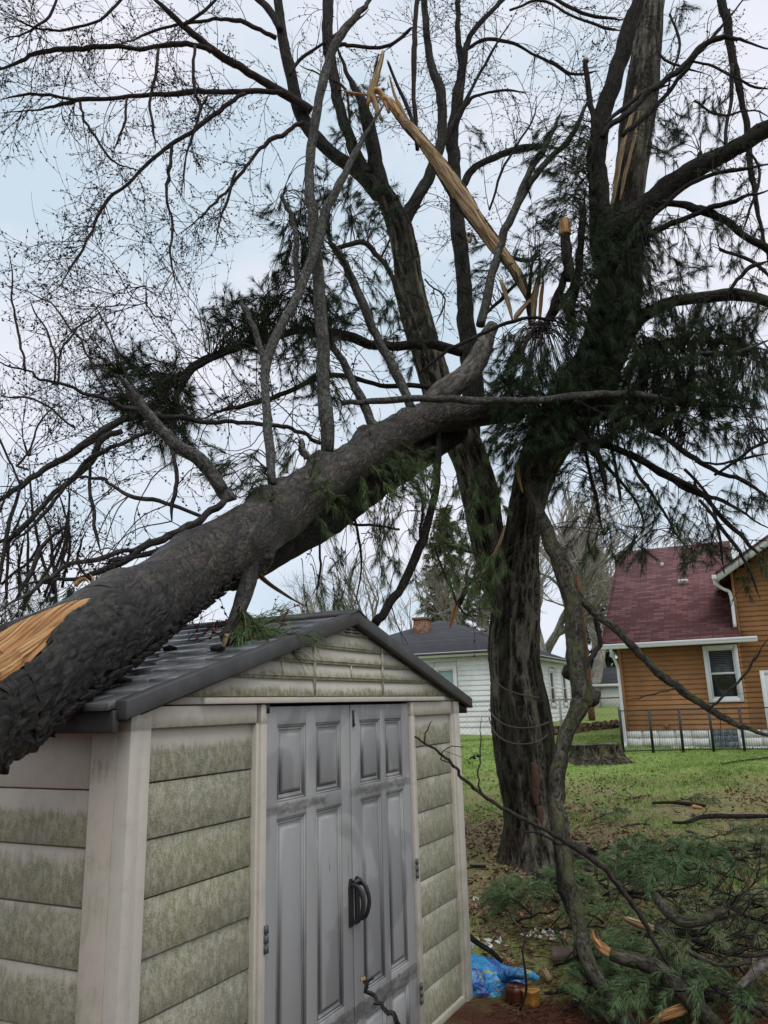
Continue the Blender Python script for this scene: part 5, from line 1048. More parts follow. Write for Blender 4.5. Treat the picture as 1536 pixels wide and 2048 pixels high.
# needle masses caught in the crown
Z1 = [(1240, 760, 130, 75, 7.6, 8.3, 260, .8), (1400, 740, 150, 75, 7.2, 8.0, 330, .9), (1300, 650, 120, 50, 7.4, 8.0, 110, .9), (1090, 760, 100, 85, 7.3, 8.2, 270, .8), (1080, 860, 90, 50, 7.4, 8.1, 130, .9), (1180, 840, 90, 60, 7.4, 8.1, 130, .9), (1320, 840, 120, 50, 7.2, 8.0, 110, .9), (1470, 850, 70, 60, 7.0, 7.6, 34, .9),
      (1040, 700, 60, 50, 7.6, 8.2, 40, .8), (1180, 620, 70, 80, 7.5, 8.1, 150, .9), (1240, 500, 70, 80, 7.4, 8.0, 110, .9), (1300, 560, 80, 70, 7.3, 8.0, 60, .9), (1310, 470, 70, 50, 7.4, 7.8, 34, .8), (1180, 480, 60, 70, 7.5, 8.0, 50, .9), (1160, 390, 50, 60, 7.6, 8.1, 50, .9),
      (1130, 290, 55, 65, 7.7, 8.2, 60, 1.), (1090, 430, 40, 45, 7.8, 8.3, 18, .9), (1070, 520, 45, 55, 7.7, 8.2, 34, .8), (980, 560, 50, 50, 8, 8.4, 20, .9), (960, 490, 30, 30, 8, 8.4, 9, .8),
      (740, 400, 50, 60, 8.0, 8.5, 48, 1.), (700, 240, 40, 60, 8.0, 8.4, 24, .9), (670, 350, 40, 60, 8, 8.4, 12, .9), (950, 290, 20, 50, 8.8, 9.1, 8, 1.), (790, 560, 40, 80, 8.1, 8.5, 18, .9), (820, 690, 50, 50, 7.8, 8.4, 18, .9), (740, 190, 35, 40, 8.2, 8.5, 10, .8),
      (1400, 240, 60, 60, 7.5, 8, 22, .8), (1460, 330, 70, 60, 7.3, 7.7, 18, .8), (1340, 270, 50, 60, 7.5, 8, 22, .8), (1350, 10, 25, 30, 7.6, 7.8, 7, 1.), (1450, 480, 80, 60, 7.2, 7.7, 30, .8), (1500, 610, 50, 60, 7.2, 7.6, 22, .9), (1400, 650, 100, 50, 7.3, 7.9, 60, .9),
      (1150, 950, 60, 60, 7.6, 8.0, 22, 1.), (1240, 960, 70, 60, 7.5, 7.9, 24, 1.), (1330, 1000, 70, 60, 7.3, 7.7, 26, 1.), (1260, 1070, 100, 35, 7.4, 7.8, 22, 1.), (1420, 1060, 70, 60, 7.1, 7.5, 22, 1.), (1500, 960, 50, 60, 7.0, 7.4, 14, 1.), (1400, 1110, 60, 25, 7.1, 7.4, 7, 1.), (1500, 1120, 40, 40, 6.9, 7.2, 7, 1.), (1180, 1050, 50, 50, 7.6, 7.9, 8, 1.)]
shoots('mt', mt, Z1, seed=11, m=24)
shoots('mt', mt, [(890, 1030, 60, 70, 7.3, 7.9, 28, 1.), (950, 1110, 60, 60, 7.4, 7.9, 30, 1.), (800, 1070, 70, 60, 7.2, 7.8, 17, 1.), (720, 1070, 70, 70, 6.8, 7.4, 14, 1.), (960, 1180, 35, 40, 7.4, 7.8, 12, 1.), (660, 1180, 60, 30, 6.8, 7.4, 8, 1.), (800, 1170, 60, 40, 7.2, 7.7, 5, 1.), (960, 920, 60, 60, 7.7, 8.1, 22, 1.), (1040, 910, 40, 60, 7.8, 8.1, 18, 1.), (970, 1010, 40, 60, 7.7, 8.0, 18, 1.)], seed=12, m=24, mat='needleg')
# thin hanging stems in front of the trunk
for s, a, b in (('870,1075,4 900,1090,4 960,1110,3', 7.5, 7.7), ('868,1090,3 895,1160,3 920,1215,3 950,1240,2', 7.4, 7.5), ('800,1060,3 760,1050,3 700,1050,3 650,1060,2', 7.4, 7.2), ('835,960,3 845,1020,3 835,1075,2', 7.2, 7.2), ('700,1000,3 720,1080,3 722,1150,2 705,1230,1.5', 7, 7), ('640,1060,3 640,1130,3 633,1200,2', 6.9, 6.9)):
    m_(s, a, b, 'twig', tw=4, tl=(.15, .5), tr=.004, g=-.6, lvl=1)
# scars on the trunk
for q in ('1066,1524,6 1069,1550,8 1070,1580,7 1072,1610,4', '1078,1612,6 1080,1630,6 1082,1650,4'):
    P_, R_ = trace(q, MY - .29, MY - .28); P_ = P_ + np.array([0, 0, 0]); mb = MB(); mb.tube(P_, R_, 8, limbdisp(.4, 60)); MAT['scar'] = flat('bark_scar', (.12, .065, .045), .8, .2, .4, 20, .5); mb.build('bark_scar', MAT['scar'], mt)
# torn pale wood on the trunk top
for s, a in (('1226,380,2 1236,330,7 1248,280,9 1262,235,6 1270,180,2', MY - .33), ('1240,400,3 1252,340,6 1266,290,5 1274,250,3 1280,200,1', MY - .34), ('1222,420,4 1232,370,5 1243,320,4 1250,290,1', MY - .36), ('1260,255,2 1270,215,2 1272,180,1', MY - .36)):
    shards(s, a, 'woodp', mt, 'torn_wood', 6)

# ------------------------------------------------------------------ pale split limb hung up in the crown
sl = thing('split_limb', 'long pale limb split lengthwise, raw yellow wood showing, hung diagonally between the maple forks', 'broken limb', tuple(at(905, 390, 8.0)))
P_, R_ = trace('1060,600,8 1040,560,10 1018,525,12 990,490,14 960,448,15 930,405,17 905,368,17 880,330,15 850,290,12 825,262,11 800,232,9 780,205,8', 8.15, 8.0, 8)
mb = MB(); v = CAM - P_
S_ = 36
def dsl(A, th, ln, R): q = A * [30, 30, 4]; return (fbm(q, 2) - .5) * .45 * R[:, None] 
mb.tube(P_, R_, S_, dsl, ref=v); V = np.vstack(mb.V); A = np.vstack(mb.A); Q = np.vstack(mb.Q); TT = np.vstack(mb.T)
ang = np.degrees(np.arctan2(A[:, 1], A[:, 0])); nn = (fbm(A * [5, 5, 5], 2) - .5) * 60
n_ = len(P_); fr = np.concatenate([np.repeat(np.linspace(0, 1, n_), S_), [0, 1]])
sgn = 1.
lo = -60 + nn; hi = 75 + nn; wm = (ang * sgn > lo) & (ang * sgn < hi)
qa = wm[Q].all(1)
m1 = MB(); m1.add(V, Q[qa], TT, A); m2 = MB(); m2.add(V, Q[~qa], None, A)
m1.build('split_face', MAT['woodp'], sl, True); m2.build('bark', MAT['mapler'], sl, True)
for s, mat_, nm in (('762,240,5 750,205,9 742,190,14 748,165,12 758,135,8 766,103,5', 'woodp', 'splinter'), ('745,200,6 748,165,6 752,130,4 757,108,2', 'pined', 'splinter'), ('800,235,12 780,205,13 765,195,8', 'wood', 'splinter'), ('778,225,6 765,190,9 748,182,12 735,210,6', 'wood', 'splinter'), ('832,262,5 815,215,6 795,170,5 778,128,3 775,120,1', 'mapler', 'splinter'), ('840,290,5 812,240,7 790,190,5 778,150,2', 'woodp', 'splinter'), ('945,460,3 940,485,5 932,470,1', 'woodp', 'splinter'), ('1060,600,6 1035,628,8 1030,645,2', 'woodp', 'splinter'), ('1000,560,4 1015,600,7 1025,640,3', 'woodp', 'splinter'), ('765,195,3 730,190,4 700,185,4 685,180,1', 'wood', 'splinter')):
    shards(s, 8.0, mat_, sl, nm, 8)
sb_ = thing('split_stub', 'short upright yellow split stub among needles right of the pale split limb', 'broken limb', tuple(at(1070, 600, 8.1)))
for s, mat_ in (('1066,650,7 1068,610,10 1073,575,11 1078,550,6 1080,535,2', 'woodp'), ('1060,650,6 1056,600,7 1060,560,6 1066,520,4', 'pined'), ('1078,650,5 1082,600,6 1086,565,4 1084,545,1', 'wood')):
    shards(s, 8.1, mat_, sb_, 'splinter', 8)
hs = thing('hanging_splinter', 'yellow torn splinter dangling from a dark broken branch left of the ridged trunk', 'broken limb', tuple(at(915, 1210, 7.9)))
for s, mat_, nm in (('1010,1050,3 1000,1085,5 985,1115,6 965,1145,5 945,1175,3', 'woodp', 'splinter'), ('935,1175,3 925,1195,8 915,1210,9', 'pined', 'broken_branch'), ('916,1206,8 909,1226,7 902,1248,5 899,1256,2', 'wood', 'splinter'), ('1040,910,3 1036,945,5 1045,985,3', 'woodp', 'splinter'), ('890,1196,1 905,1197,1.5 922,1196,1', 'woodp', 'splinter'), ('925,1180,4 965,1145,3 1000,1090,3', 'pined', 'broken_branch')):
    shards(s, 7.85, mat_, hs, nm, 8)
# wires sagging round the trunk
def ring(name, label, pts, Y):
    P = crom(np.array([at(x, y, Y + dy) for x, y, dy in pts]), 8); mb = MB(); mb.tube(P, .0075, 5); tag(mb.build(name, MAT['cable'], None, True), label, 'cable', 'old cables looped round the maple trunk')
MAT['cable'] = flat('old_cable', (.12, .085, .07), .6, .3)
Yw = MY - .38
ring('cable', 'highest thin cable curving across the right side of the ridged trunk', [(985, 1330, .3), (1000, 1370, .05), (1030, 1385, 0), (1060, 1393, .0), (1083, 1395, .2), (1090, 1392, .4)], Yw)
ring('cable', 'middle cable sagging round the ridged trunk below the first', [(978, 1418, .4), (990, 1435, .12), (1012, 1450, 0), (1045, 1456, -.02), (1075, 1452, .02), (1095, 1445, .15), (1102, 1438, .4)], Yw)
ring('cable', 'lowest cable sagging deepest round the ridged trunk', [(978, 1435, .4), (988, 1462, .12), (1008, 1480, .0), (1035, 1488, -.03), (1068, 1485, .0), (1092, 1472, .12), (1102, 1450, .4)], Yw)
# ================================================================== limb leaning down in front of the maple
ll = thing('leaning_limb', 'long mossy limb leaning from the crown to the ground in front of the ridged trunk', 'branch', tuple(gpt(1250, 2045)))
limb('ll', ll, '1048,955,9 1062,985,12 1080,1030,14 1100,1080,17 1122,1130,19 1140,1185,20 1148,1240,21 1152,1300,21 1158,1350,21 1164,1385,24 1160,1410,22 1142,1450,18 1128,1490,17 1116,1540,18 1114,1590,19 1120,1650,19 1128,1710,18 1140,1765,17 1152,1820,17 1160,1870,18 1180,1930,17 1210,1985,17 1245,2035,17 1270,2080,16', 8.0, 4.62, mat='moss', name='main_stem')
limb('ll', ll, '1116,1640,10 1118,1690,11 1122,1740,11 1124,1775,11 1138,1815,10 1152,1850,8', 6.3, 5.8, mat='pined', name='branch')
limb('ll', ll, '1146,1185,8 1170,1205,10 1200,1235,9 1235,1262,9 1262,1290,9 1290,1318,9 1325,1352,9 1365,1382,9 1400,1408,8 1440,1432,8 1480,1452,8 1540,1472,7 1600,1490,6', 7.55, 6.3, mat='moss', tw=1.2, tl=(.15, .4), tr=.004, name='side_branch', bud=False)
limb('ll', ll, '1418,1420,3 1445,1395,3 1475,1365,2.5 1500,1335,2.5 1520,1300,2 1545,1265,1.5', 6.6, 6.4, mat='twig', tw=6, tl=(.12, .4), tr=.003, name='twig_branch', g=-.1)
limb('ll', ll, '1350,1375,2 1320,1385,1.8 1290,1393,1.6 1255,1402,1.2', 6.7, 6.7, mat='twig', tw=4, tl=(.1, .25), tr=.003, name='twig_branch')
limb('ll', ll, '1115,1105,7 1130,1135,6 1150,1180,6 1175,1210,5', 7.8, 7.7, mat='mapler')
limb('ll', ll, '1190,1240,6 1200,1290,6 1178,1320,6 1168,1345,5', 7.5, 7.4, mat='mapler')
for c, yy in ((('1150,1290,12 1153,1285,9'), 7.2), (('1172,1392,22 1182,1400,20 1188,1408,10'), 6.95), (('1138,1340,14 1136,1352,12'), 7.1)):
    P_, R_ = trace(c, yy - .05, yy - .12); mb = MB(); mb.tube(P_, R_, 10, limbdisp(.6, 30)); mb.build('burl', MAT['moss'], ll, True)
# thin dark branch from the shed corner
tb_ = thing('thin_branch', 'thin dark forked branch reaching from the shed corner down across the leaning limb', 'branch', tuple(gpt(1400, 1990)))
limb('tb', tb_, '830,1472,2.5 850,1488,3 880,1505,3.5 905,1530,3.5 930,1562,4 960,1585,4 1000,1612,4.5 1050,1640,5 1095,1662,5 1130,1685,6 1180,1715,6 1225,1755,6 1255,1800,6 1285,1840,6 1310,1885,6 1340,1930,6 1370,1960,5 1398,1992,5', 4.7, 4.95, mat='twig', tw=1.6, tl=(.15, .45), tr=.004, lvl=1, wob=.02, bud=False, name='main_stem')
limb('tb', tb_, '850,1485,2 855,1460,1.6 866,1440,1.2', 4.7, 4.7, mat='twig'); limb('tb', tb_, '965,1590,2.5 955,1560,2 962,1525,1.8 958,1500,1.5 964,1430,1.2', 4.75, 4.8, mat='twig')
limb('tb', tb_, '1050,1665,2.5 1090,1672,3 1125,1690,4', 4.85, 4.85, mat='twig')
limb('tb', tb_, '905,1530,2 880,1515,1.5 910,1490,1.2 935,1500,1', 4.7, 4.7, mat='twig', tw=3, tl=(.1, .25), tr=.003)
cb2 = thing('cut_branch', 'short curved branch with a pale cut end sticking up before the grey doors', 'branch', tuple(at(795, 2060, 3.3)))
limb('cb', cb2, '726,1958,6 735,1978,5.5 752,2000,5 772,2018,5.5 790,2040,6 810,2090,6 830,2200,6', 3.2, 3.1, mat='mapler', name='stem'); limb('cb', cb2, '733,1970,3 740,1958,2.5 742,1950,2', 3.2, 3.2, mat='mapler')
P_, R_ = trace('726,1960,6.2 725,1954,5.6', 3.195); mb = MB(); mb.tube(P_, R_, 10); mb.build('cut_end', MAT['woodp'], cb2)

# ================================================================== debris lying on the ground
def glimb(name, label, s, mat='moss', ends=(), h=.03, group=None, tw=0, cat='branch', hs=None, **k):
    a = np.array([[float(q) for q in t.split(',')] for t in s.split()]); g = [gpt(x, y) for x, y, _ in a]
    P = np.array([q + [0, 0, 0] for q in g]); hh = np.array(hs) if hs is not None else np.full(len(P), h)
    P = np.array([at(x, y, Yq) for (x, y, _), Yq in zip(a, P[:, 1] - hh * P[:, 1] / EYE)])       # lifted towards the eye by its own height
    D = (P - CAM) @ FW; R = a[:, 2] * D / F; R = R * .88; C = crom(np.column_stack([P, R]), 7); root = thing(name, label, cat, tuple(P[0] * [1, 1, 0] + [0, 0, float(gz(P[0][0], P[0][1]))]), 0, group)
    mb = MB(); mb.tube(C[:, :3], C[:, 3], 12 if R.max() > .03 else 7, limbdisp(.2)); o = mb.build('stem', MAT[mat], root, True)
    if tw:
        tb = MB()
        for _ in range(tw):
            i = rng.integers(1, len(C) - 1); t = nrm(C[i, :3] - C[i - 1, :3]); q = nrm(np.cross(t, rng.normal(size=3)) * [1, 1, .5] + [0, 0, .2]); grow(tb, None, C[i, :3], t * .7 + q * .7, rng.uniform(.2, .6), min(.006, R.max() * .5), 1, .05, .25)
        tb.build('twigs', MAT['twig'], root, True)
    for (sx, w_) in ends:
        c = np.array([[float(q) for q in t.split(',')] for t in sx.split()]); yb = P[0][1] if np.hypot(*(c[0, :2] - a[0, :2])) < np.hypot(*(c[0, :2] - a[-1, :2])) else P[-1][1]
        shards(sx, yb, w_, root, 'splintered_end', 26)
    return root
glimb('broken_log', 'mossy curved log with splintered orange end lying against the leaning limb', '1222,1908,14 1245,1915,17 1285,1925,18 1325,1945,18 1355,1975,19 1385,2005,20 1420,2040,20 1460,2080,20', ends=(('1222,1908,15 1205,1898,15 1190,1882,8 1186,1870,3', 'wood'),), hs=[.35, .34, .3, .25, .2, .15, .1, .08])
glimb('broken_log', 'pale grey bent log lying highest in the pile right of the thin branch', '1312,1792,9 1325,1812,12 1345,1832,12 1370,1845,11 1400,1842,11 1425,1832,12 1450,1828,12', 'moss', hs=[.42] * 7)
glimb('broken_log', 'log with long pale yellow split end left of the bent grey log', '1310,1858,11 1345,1862,9 1400,1868,7', 'mapler', ends=(('1310,1858,12 1285,1850,12 1262,1842,10 1248,1836,5', 'woodp'),), h=.36)
glimb('broken_log', 'dark log end with broad orange split face at the bottom of the picture', '1372,2014,13 1395,2005,11 1430,1990,8', 'pined', ends=(('1372,2016,14 1350,2024,15 1325,2034,12 1308,2044,5', 'wood'),), h=.12)
glimb('broken_log', 'smooth grey log entering from the right edge low in the pile', '1478,1975,8 1500,1955,10 1520,1935,12 1560,1905,14', 'grey', h=.25)
glimb('fallen_branch', 'long curved dark branch lying on the grass upper right', '1345,1645,3 1370,1645,4 1400,1635,5 1430,1632,6 1480,1633,5 1536,1632,4 1590,1630,4', 'pined', h=.05, tw=3)
glimb('fallen_branch', 'short forked branch farther back with a pale broken end', '1305,1606,3 1340,1605,3.5 1375,1608,4 1410,1612,4', 'pined', ends=(('1385,1612,5 1400,1616,6 1408,1618,3', 'wood'),), h=.04)
glimb('fallen_branch', 'broken branch with reddish torn face between the leaning limb and the pile', '1180,1698,4 1205,1715,7 1230,1728,7 1260,1745,5', 'pined', ends=(('1186,1700,5 1200,1706,6 1228,1722,4', 'wood'),), h=.08)
glimb('fallen_branch', 'dark branch with pale tip lying at the foot of the ridged trunk', '1075,1752,7 1100,1756,8 1135,1760,6 1165,1765,5 1200,1770,5 1250,1788,4 1300,1800,3', 'pined', ends=(('1098,1752,6 1085,1750,7 1074,1750,5', 'woodp'),), h=.07)
glimb('fallen_branch', 'small brown stick left of the ridged trunk near the shed', '940,1732,3 955,1733,4 972,1733,4', 'pined', h=.03)
glimb('fallen_branch', 'pale grey crooked stick at the right of the pile', '1440,1780,3 1475,1795,3.5 1505,1805,3.5 1545,1815,3', 'grey', h=.3)
glimb('fallen_branch', 'thin bent grey stick lying in the grass behind the pile', '1372,1662,3 1390,1666,3 1405,1678,2.5', 'grey', h=.03)
glimb('fallen_branch', 'long thin branch crossing the right side of the pile', '1290,1870,4 1340,1868,4 1400,1885,5 1450,1905,5 1500,1912,4 1550,1905,4', 'mapler', h=.3, tw=6)
glimb('fallen_branch', 'brown branch with several pale cut ends near the bottom right', '1375,1925,4 1400,1950,5 1430,1975,6 1470,2000,6 1520,2030,7', 'mapler', ends=(('1402,1968,5 1404,1960,5', 'woodp'), ('1378,1926,4 1374,1920,4', 'woodp')), h=.2, tw=5)
glimb('fallen_branch', 'thick brown branch in the bottom right corner', '1468,1980,9 1500,2005,9 1540,2030,8', 'mapler', h=.15)
glimb('fallen_branch', 'grey twiggy branch just below the log with the long yellow split end', '1330,1880,6 1380,1905,6 1440,1930,4 1500,1925,4', 'grey', h=.25, tw=8)
glimb('fallen_branch', 'thin dark stick lying on lawn far right below the fence', '1442,1528,1.6 1480,1522,1.8 1540,1515,1.8', 'twig', h=.03)
glimb('fallen_branch', 'dark twiggy tangle right of the bent grey log', '1400,1800,3 1450,1812,4 1500,1835,4 1545,1850,4', 'pined', h=.3, tw=26)
glimb('fallen_branch', 'dark twiggy tangle behind the bent grey log', '1200,1790,3 1260,1785,4 1330,1790,4 1400,1795,4', 'pined', h=.2, tw=24)
for s, lab in (('1190,1470,0', ''),): pass
glimb('fallen_branch', 'bare grey twigs standing by the blue bag', '1040,2020,3 1052,1985,3 1050,1940,3 1045,1900,2.5 1050,1870,2 1022,1835,2 1020,1822,1.5', 'grey', hs=[.02, .2, .45, .6, .7, .8, .85], ends=(('1040,2022,4 1037,2030,5 1034,2036,3', 'woodp'),))
glimb('fallen_branch', 'dark limb wedged behind the shed corner above the blue bag', '925,1862,8 955,1885,7 985,1905,6 1005,1925,4', 'pined', hs=[.25, .2, .15, .1])
for k, (s, lab) in enumerate((('1010,1640,2 1040,1655,2 1110,1690,2', 'thin stick lying in the dry leaves beside the leaning limb'), ('1410,1690,2 1460,1682,2 1530,1690,2', 'thin stick half buried in pine needles on the lawn'), ('1240,1655,1.6 1275,1648,2 1300,1650,1.5', 'slim twig on the lawn left of the curved dark branch'), ('1290,1700,2 1330,1704,2.5 1390,1698,2', 'slender stick in the lawn above the needle pile'), ('1300,1590,1.5 1250,1600,2', 'tiny twig behind the short forked branch'))):
    glimb('fallen_twig', lab, s, 'twig', h=.02, tw=3)
# ------------------------------------------------------------------ pine boughs on the ground
MAT['needlet'] = needle('dull_pine_needles', (.065, .082, .04), (.145, .17, .082))
MAT['needlef'] = needle('live_pine_needles', (.042, .076, .034), (.095, .145, .062))
def bough(seed, L=1.0, dens=1.0):
    r = np.random.default_rng(seed); sb = MB(); nb = MB(); P = []; D = []; Ls = []
    n = 14; t = np.linspace(0, 1, n); S = np.stack([L * t, .08 * np.sin(t * 3 + seed), .05 + .10 * np.sin(t * 2.6) + .03 * r.random(n)], 1); sb.tube(S, np.linspace(.011, .004, n), 6)
    for k in range(int(13 * dens)):
        i = r.integers(1, n - 1); sg = r.choice([-1, 1]); d = nrm(np.array([.8, sg * r.uniform(.4, 1.1), r.uniform(-.1, .6)])); l = r.uniform(.18, .42) * (1.1 - t[i] * .5)
        q = [S[i] + d * l * s + np.array([0, 0, .05 * math.sin(s * 3) - .07 * s * s]) for s in np.linspace(0, 1, 6)]; q = np.array(q); q[:, 2] = np.maximum(q[:, 2], .015); sb.tube(q, np.linspace(.005, .0022, 6), 4)
        for s in np.linspace(.35, 1, int(3 + l * 9)): 
            j = min(4, int(s * 5)); P.append(q[j] + (q[j + 1] - q[j]) * (s * 5 - j)); D.append(q[j + 1] - q[j] + r.normal(size=3) * .01); Ls.append(r.uniform(.08, .125))
    for s in (.8, .88, .95, 1.): j = min(n - 2, int(s * (n - 1))); P.append(S[j]); D.append(S[j + 1] - S[j]); Ls.append(.11)
    needles(nb, P, D, Ls, 26, .0027, (.12, .85), .35, seed)
    return sb, nb
PB = []
BL = [  # photo px of the stem's base, heading, size, lift, label
 (960, 1830, 20, .9, .05, 'pine bough lying against the foot of the shed'), (1010, 1800, -30, .9, .05, 'pine bough behind the blue bag'), (1075, 1815, 10, 1.0, .08, 'pine bough directly below the ridged trunk'),
 (1030, 1880, 30, .9, .10, 'pine bough just above the blue bag'), (1085, 1890, -20, .9, .12, 'blue-green pine bough between bag and leaning limb'), (1110, 1960, -35, .8, .05, 'pine bough right of the yellow pot'),
 (1090, 2020, -10, .8, .03, 'bright green bough at the bottom beside the dead needles'), (1130, 2046, 15, .6, .0, 'green bough under the foot of the leaning limb'), (1210, 1870, 160, .9, .08, 'pine bough left of the long yellow split end'),
 (1180, 1800, 25, 1., .08, 'pine bough behind the leaning limb'), (1230, 1770, -15, 1., .1, 'pine bough in the middle of the pile under the thin branch'), (1300, 1765, 20, .9, .06, 'pine bough at the back of the pile'),
 (1330, 1725, -10, .8, .04, 'pine bough spread on the lawn at the back of the pile'), (1410, 1690, 5, .7, .03, 'small pine bough nearest the curved dark branch'), (1440, 1745, -25, 1.0, .08, 'large bough at the back right of the pile'),
 (1500, 1760, 170, 1.1, .15, 'large bough at the right edge of the pile'), (1380, 1770, 10, 1., .15, 'bough above the bent grey log'), (1470, 1830, 150, 1., .15, 'bough right of the bent grey log'),
 (1300, 1900, 40, .9, .1, 'bough below the long yellow split end'), (1360, 1940, -30, .9, .12, 'bough above the broken log lying against the leaning limb'), (1440, 1890, 10, .9, .15, 'bough under the long thin branch'), (1500, 1950, 160, .9, .12, 'bough around the smooth grey log'),
 (1300, 2010, -10, .6, .0, 'bough between leaning limb and curved mossy log'), (1235, 1965, 60, .5, .0, 'small bough inside the fork of limb and mossy log'), (1420, 2040, 100, .8, .06, 'bough at the bottom edge right of the orange split face'), (1490, 2045, 140, .8, .08, 'bough in the bottom right corner'),
 (1130, 1740, -5, .9, .05, 'bough beside the dark branch with pale tip'), (1460, 1675, 20, .6, .02, 'low bough lying right of the others on open lawn'), (1350, 1610, 10, .6, .02, 'sparse bough far back by the forked branch'), (1180, 1650, 15, .6, .02, 'sparse small bough on the dry lawn')]
for v_ in range(5):
    sb, nb = bough(50 + v_, 1.0, [1.4, 1.2, 1.5, 1.1, 1.3][v_]); PB.append((sb, nb))
proto = {}
for k, (x, y, hd, sz, lift, lab) in enumerate(BL):
    for rep in range(2 if y > 1800 and k % 2 else 1):
        v_ = (k + 2 * rep) % 5; g = gpt(x + (rep * 34 if rep else 0), y + (14 if rep else 0)); z = float(gz(g[0], g[1]))
        if v_ not in proto:
            root = thing('pine_bough', lab, 'pine bough', (0, 0, 0), 0, 'pine boughs strewn on the ground'); sb, nb = PB[v_]
            s_ = sb.build('stem', MAT['pined'], root, True); n_ = nb.build('needles', MAT['needlet' if v_ % 2 else 'needlef'], root); proto[v_] = root; c = root
        else: c = copy_tree(proto[v_])
        c.location = (g[0], g[1], z + lift * (.5 + rep)); c.rotation_euler = (rng.uniform(-.15, .15), rng.uniform(-.1, .1), math.radians(hd + rng.uniform(-12, 12) + rep * 55)); c.scale = (sz,) * 3
        c['label'] = lab if not rep else lab.replace('bough', 'bough, the overlapping upper one,', 1)
# ------------------------------------------------------------------ loose things by the shed
MAT['blue'] = None
m = M('printed_blue_plastic', .22, .6); v = m.src(); nz = m.noise(v, 5, 3, .5, 1.0)
m.col(m.mix(m.ramp(m.noise(v, (9, 9, 14), 2, .5, 1.5), (.62, 0.), (.66, 1.)), m.ramp(nz, (.36, (.01, .30, .56)), (.48, (.01, .13, .42)), (.53, (.01, .03, .22)), (.66, (.06, .42, .62))), (.28, .24, .03))); m.bump(m.noise(v, 14, 4, .6, 1.), .9, .03); MAT['blue'] = m.m
def bag():
    c = gpt(985, 1985); c[1] += .1; root = thing('plastic_bag', 'crumpled bright blue printed plastic bag lying against the shed corner', 'bag', (c[0], c[1], 0))
    n, mm = 60, 40; U, Vv = np.meshgrid(np.linspace(0, 2 * np.pi, n, endpoint=False), np.linspace(0, 1, mm)); ph = Vv * np.pi * .5
    rx, ry, rz = .23, .15, .14; X = rx * np.cos(ph) * np.cos(U); Yq = ry * np.cos(ph) * np.sin(U); Z = rz * np.sin(ph); Q3 = np.stack([X, Yq, Z], -1)
    k = 1 + (fbm(Q3 * 5 + 3, 2) - .5) * .7 + (np.abs(fbm(Q3 * 14, 2) - .5)) * .5; Q3 = Q3 * k[..., None]; Q3[..., 2] *= (1.15 - .9 * np.clip(X + .05, -.3, .4)); Q3 = Q3 + np.array([c[0] - .03, c[1], -.01])
    i = np.arange(mm - 1)[:, None] * n; j = np.arange(n); q = np.stack([i + j, i + (j + 1) % n, i + n + (j + 1) % n, i + n + j], -1); mb = MB(); mb.add(Q3, q); mb.build('bag_body', MAT['blue'], root, True)
    P = crom(np.array([at(1000, 1955, c[1] - .1), at(1030, 1948, c[1] - .2), at(1055, 1950, c[1] - .25), at(1075, 1958, c[1] - .25)]), 8); mb = MB()
    mb.tube(P, np.interp(np.arange(len(P)), [0, 12, len(P) - 1], [.036, .034, .02]), 20, lambda A, th, ln, R: (fbm(A * [30, 30, 12], 2) - .5) * .03); mb.build('bag_neck', MAT['blue'], root, True)
bag()
def pot():
    c = gpt(1063, 2012); root = thing('plant_pot', 'small glazed pot, orange yellow in front and brown behind, on dead needles by the bag', 'pot', (c[0], c[1], 0))
    def lathe(cx, cy, prof, mat, nm, rz=0):
        mb = MB(); P = np.array([(cx, cy, z) for r, z in prof]); mb.tube(P, [r for r, z in prof], 28, lambda A, th, ln, R: .004 * np.cos(4 * th)[None] + 0 * R[:, None], ref=(1, 0, 0)); return mb.build(nm, MAT[mat], root, True)
    MAT['amber'] = flat('amber_glaze', (.34, .16, .03), .25, .5, .3, 8); MAT['brown'] = flat('brown_glaze', (.09, .03, .015), .3, .5, .3, 8)
    lathe(c[0], c[1], [(.045, 0), (.050, .01), (.043, .04), (.048, .07), (.055, .085), (.053, .09), (.04, .088)], 'amber', 'front_pot'); lathe(c[0] - .085, c[1] + .05, [(.05, 0), (.055, .03), (.058, .07), (.062, .095), (.055, .10), (.04, .09)], 'brown', 'rear_pot')
pot()
MAT['wplastic'] = flat('white_plastic', (.7, .7, .68), .4, .5, .1)
c = gpt(990, 1945); mb = MB(); needles(mb, [c + [rng.normal() * .06, .25 + rng.normal() * .05, .12] for _ in range(7)], rng.normal(size=(7, 3)), [.05] * 7, 4, .02, (.2, 1.2), .2, 3); tag(mb.build('white_scraps', MAT['wplastic'], None), 'torn white plastic scraps among the needles just behind the blue bag', 'plastic scrap')
c = gpt(948, 1800); mb = MB(); mb.tube([(c[0], c[1], .02), (c[0] + .01, c[1], .05), (c[0] + .02, c[1], .09)], [.022, .03, .026], 14); tag(mb.build('white_cup', MAT['wplastic'], None, True), 'small white cup lying near the shed corner below the ridged trunk', 'cup')
mb = MB(); 
for k in range(34): 
    o_ = rng.normal(size=3) * [.07, .05, .02]; c = at(1082, 1898, 5.75) + o_; mb.tube([c, c + rng.normal(size=3) * .012 + [0, .0, .01]], [.012, .008], 7)
MAT['pale'] = flat('white_debris', (.72, .70, .66), .8, .2); 
q = gpt(1082, 1900); V = [q + rng.normal(size=3) * [.08, .05, 0] + [0, -.15, .12 + .05 * rng.random()] for _ in range(22)]; mb = MB(); n2_ = len(V); needles(mb, V, rng.normal(size=(22, 3)), [.028] * 22, 5, .006, (.2, 1.2), .2, 9); tag(mb.build('shredded_foam', MAT['pale']), 'scatter of white shredded foam scraps in boughs right of the blue bag', 'foam scraps')
MAT['chip'] = MAT['wood']
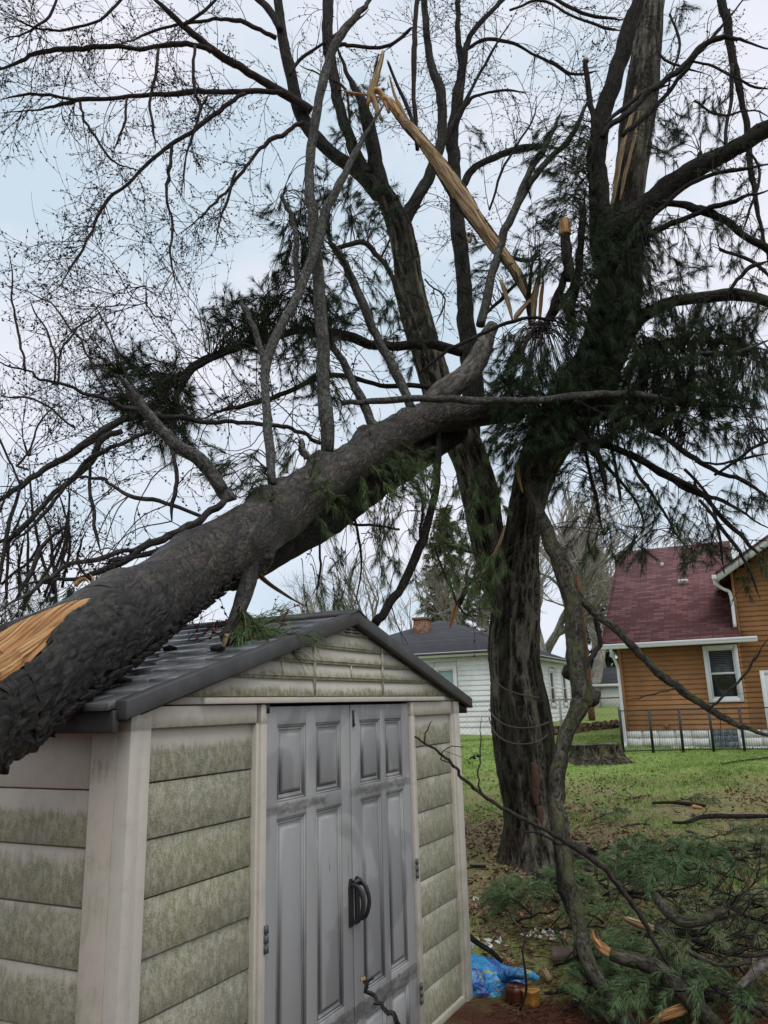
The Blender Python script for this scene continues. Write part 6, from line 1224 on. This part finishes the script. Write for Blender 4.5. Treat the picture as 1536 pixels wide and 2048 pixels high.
for (x, y, lab) in ((992, 1718, 'small orange wood chip left of the ridged trunk'), (1095, 1965, 'round sawn branch end lying in the needles by the leaning limb'), (1418, 1948, 'tiny pale wood chip near the bottom right cut ends')):
    g = gpt(x, y); mb = MB(); d = nrm(rng.normal(size=3) * [1, 1, .3]) * .045; mb.tube([g - d + [0, 0, .03], g + d + [0, 0, .05]], [.02, .024], 9, limbdisp(.6, 60)); tag(mb.build('wood_chip', MAT['woodp'], None), lab, 'wood chip')
MAT['tile'] = flat('pink_stone', (.12, .085, .075), .8, .3); g = gpt(1128, 1925); mb = MB(); mb.hexa([g + np.array(q) for q in ((-.09, -.05, .02), (.08, -.06, .02), (-.08, .06, .05), (.10, .05, .05), (-.08, -.05, .06), (.07, -.05, .06), (-.07, .06, .09), (.09, .05, .09))]); o = fixn(mb.build('paving_stone', MAT['tile'])); bevel(o, .012, 3); tag(o, 'flat reddish grey stone showing among boughs right of the blue bag', 'stone')
# bits fallen on the shed roof
def onroof(x, y):
    d = ray(x, y); rh = np.array([math.sin(HEAD), math.cos(HEAD), 0])
    for t in np.arange(1, 9, .01):
        q = CAM + d * t; X = (q - SH) @ rh
        if X > -.2 and q[2] < 2.232 - .278 * abs(1.505 - X): return q
    return q
r_ = np.random.default_rng(2)
for k, (x, y, lab) in enumerate(((340, 1304, 'dark bark fragment on the roof left of the stub'), (435, 1304, 'black bark crumb beside the broken stub tip'), (246, 1370, 'small bark crumb near the lower left of the roof'), (235, 1368, 'tiny bark crumb by the rake corner'))):
    q = onroof(x, y); mb = MB(); mb.tube([q + [-.03, 0, .012], q + [0, 0, .02], q + [.03, .01, .015]], [.01, .018 if k < 2 else .01, .006], 7, limbdisp(.7, 60)); tag(mb.build('bark_fragment', MAT['pined']), lab, 'bark')
rt_ = thing('budded_twigs', 'loose red budded twigs scattered over the shed roof shingles', 'twigs', tuple(onroof(400, 1290))); tb = MB(); B = ([], [])
for k in range(22):
    q = onroof(r_.uniform(330, 560), r_.uniform(1240, 1295)); grow(tb, B, q + [0, 0, .02], np.array([r_.normal(), r_.normal(), .25]), r_.uniform(.15, .4), .003, 1, 0, .3)
tb.build('stems', MAT['twig'], rt_, True); MAT['redbud'] = flat('red_bud', (.13, .02, .025), .6, .3); mb = MB(); buds(mb, B[0], B[1], .007, .010); mb.build('buds', MAT['redbud'], rt_)
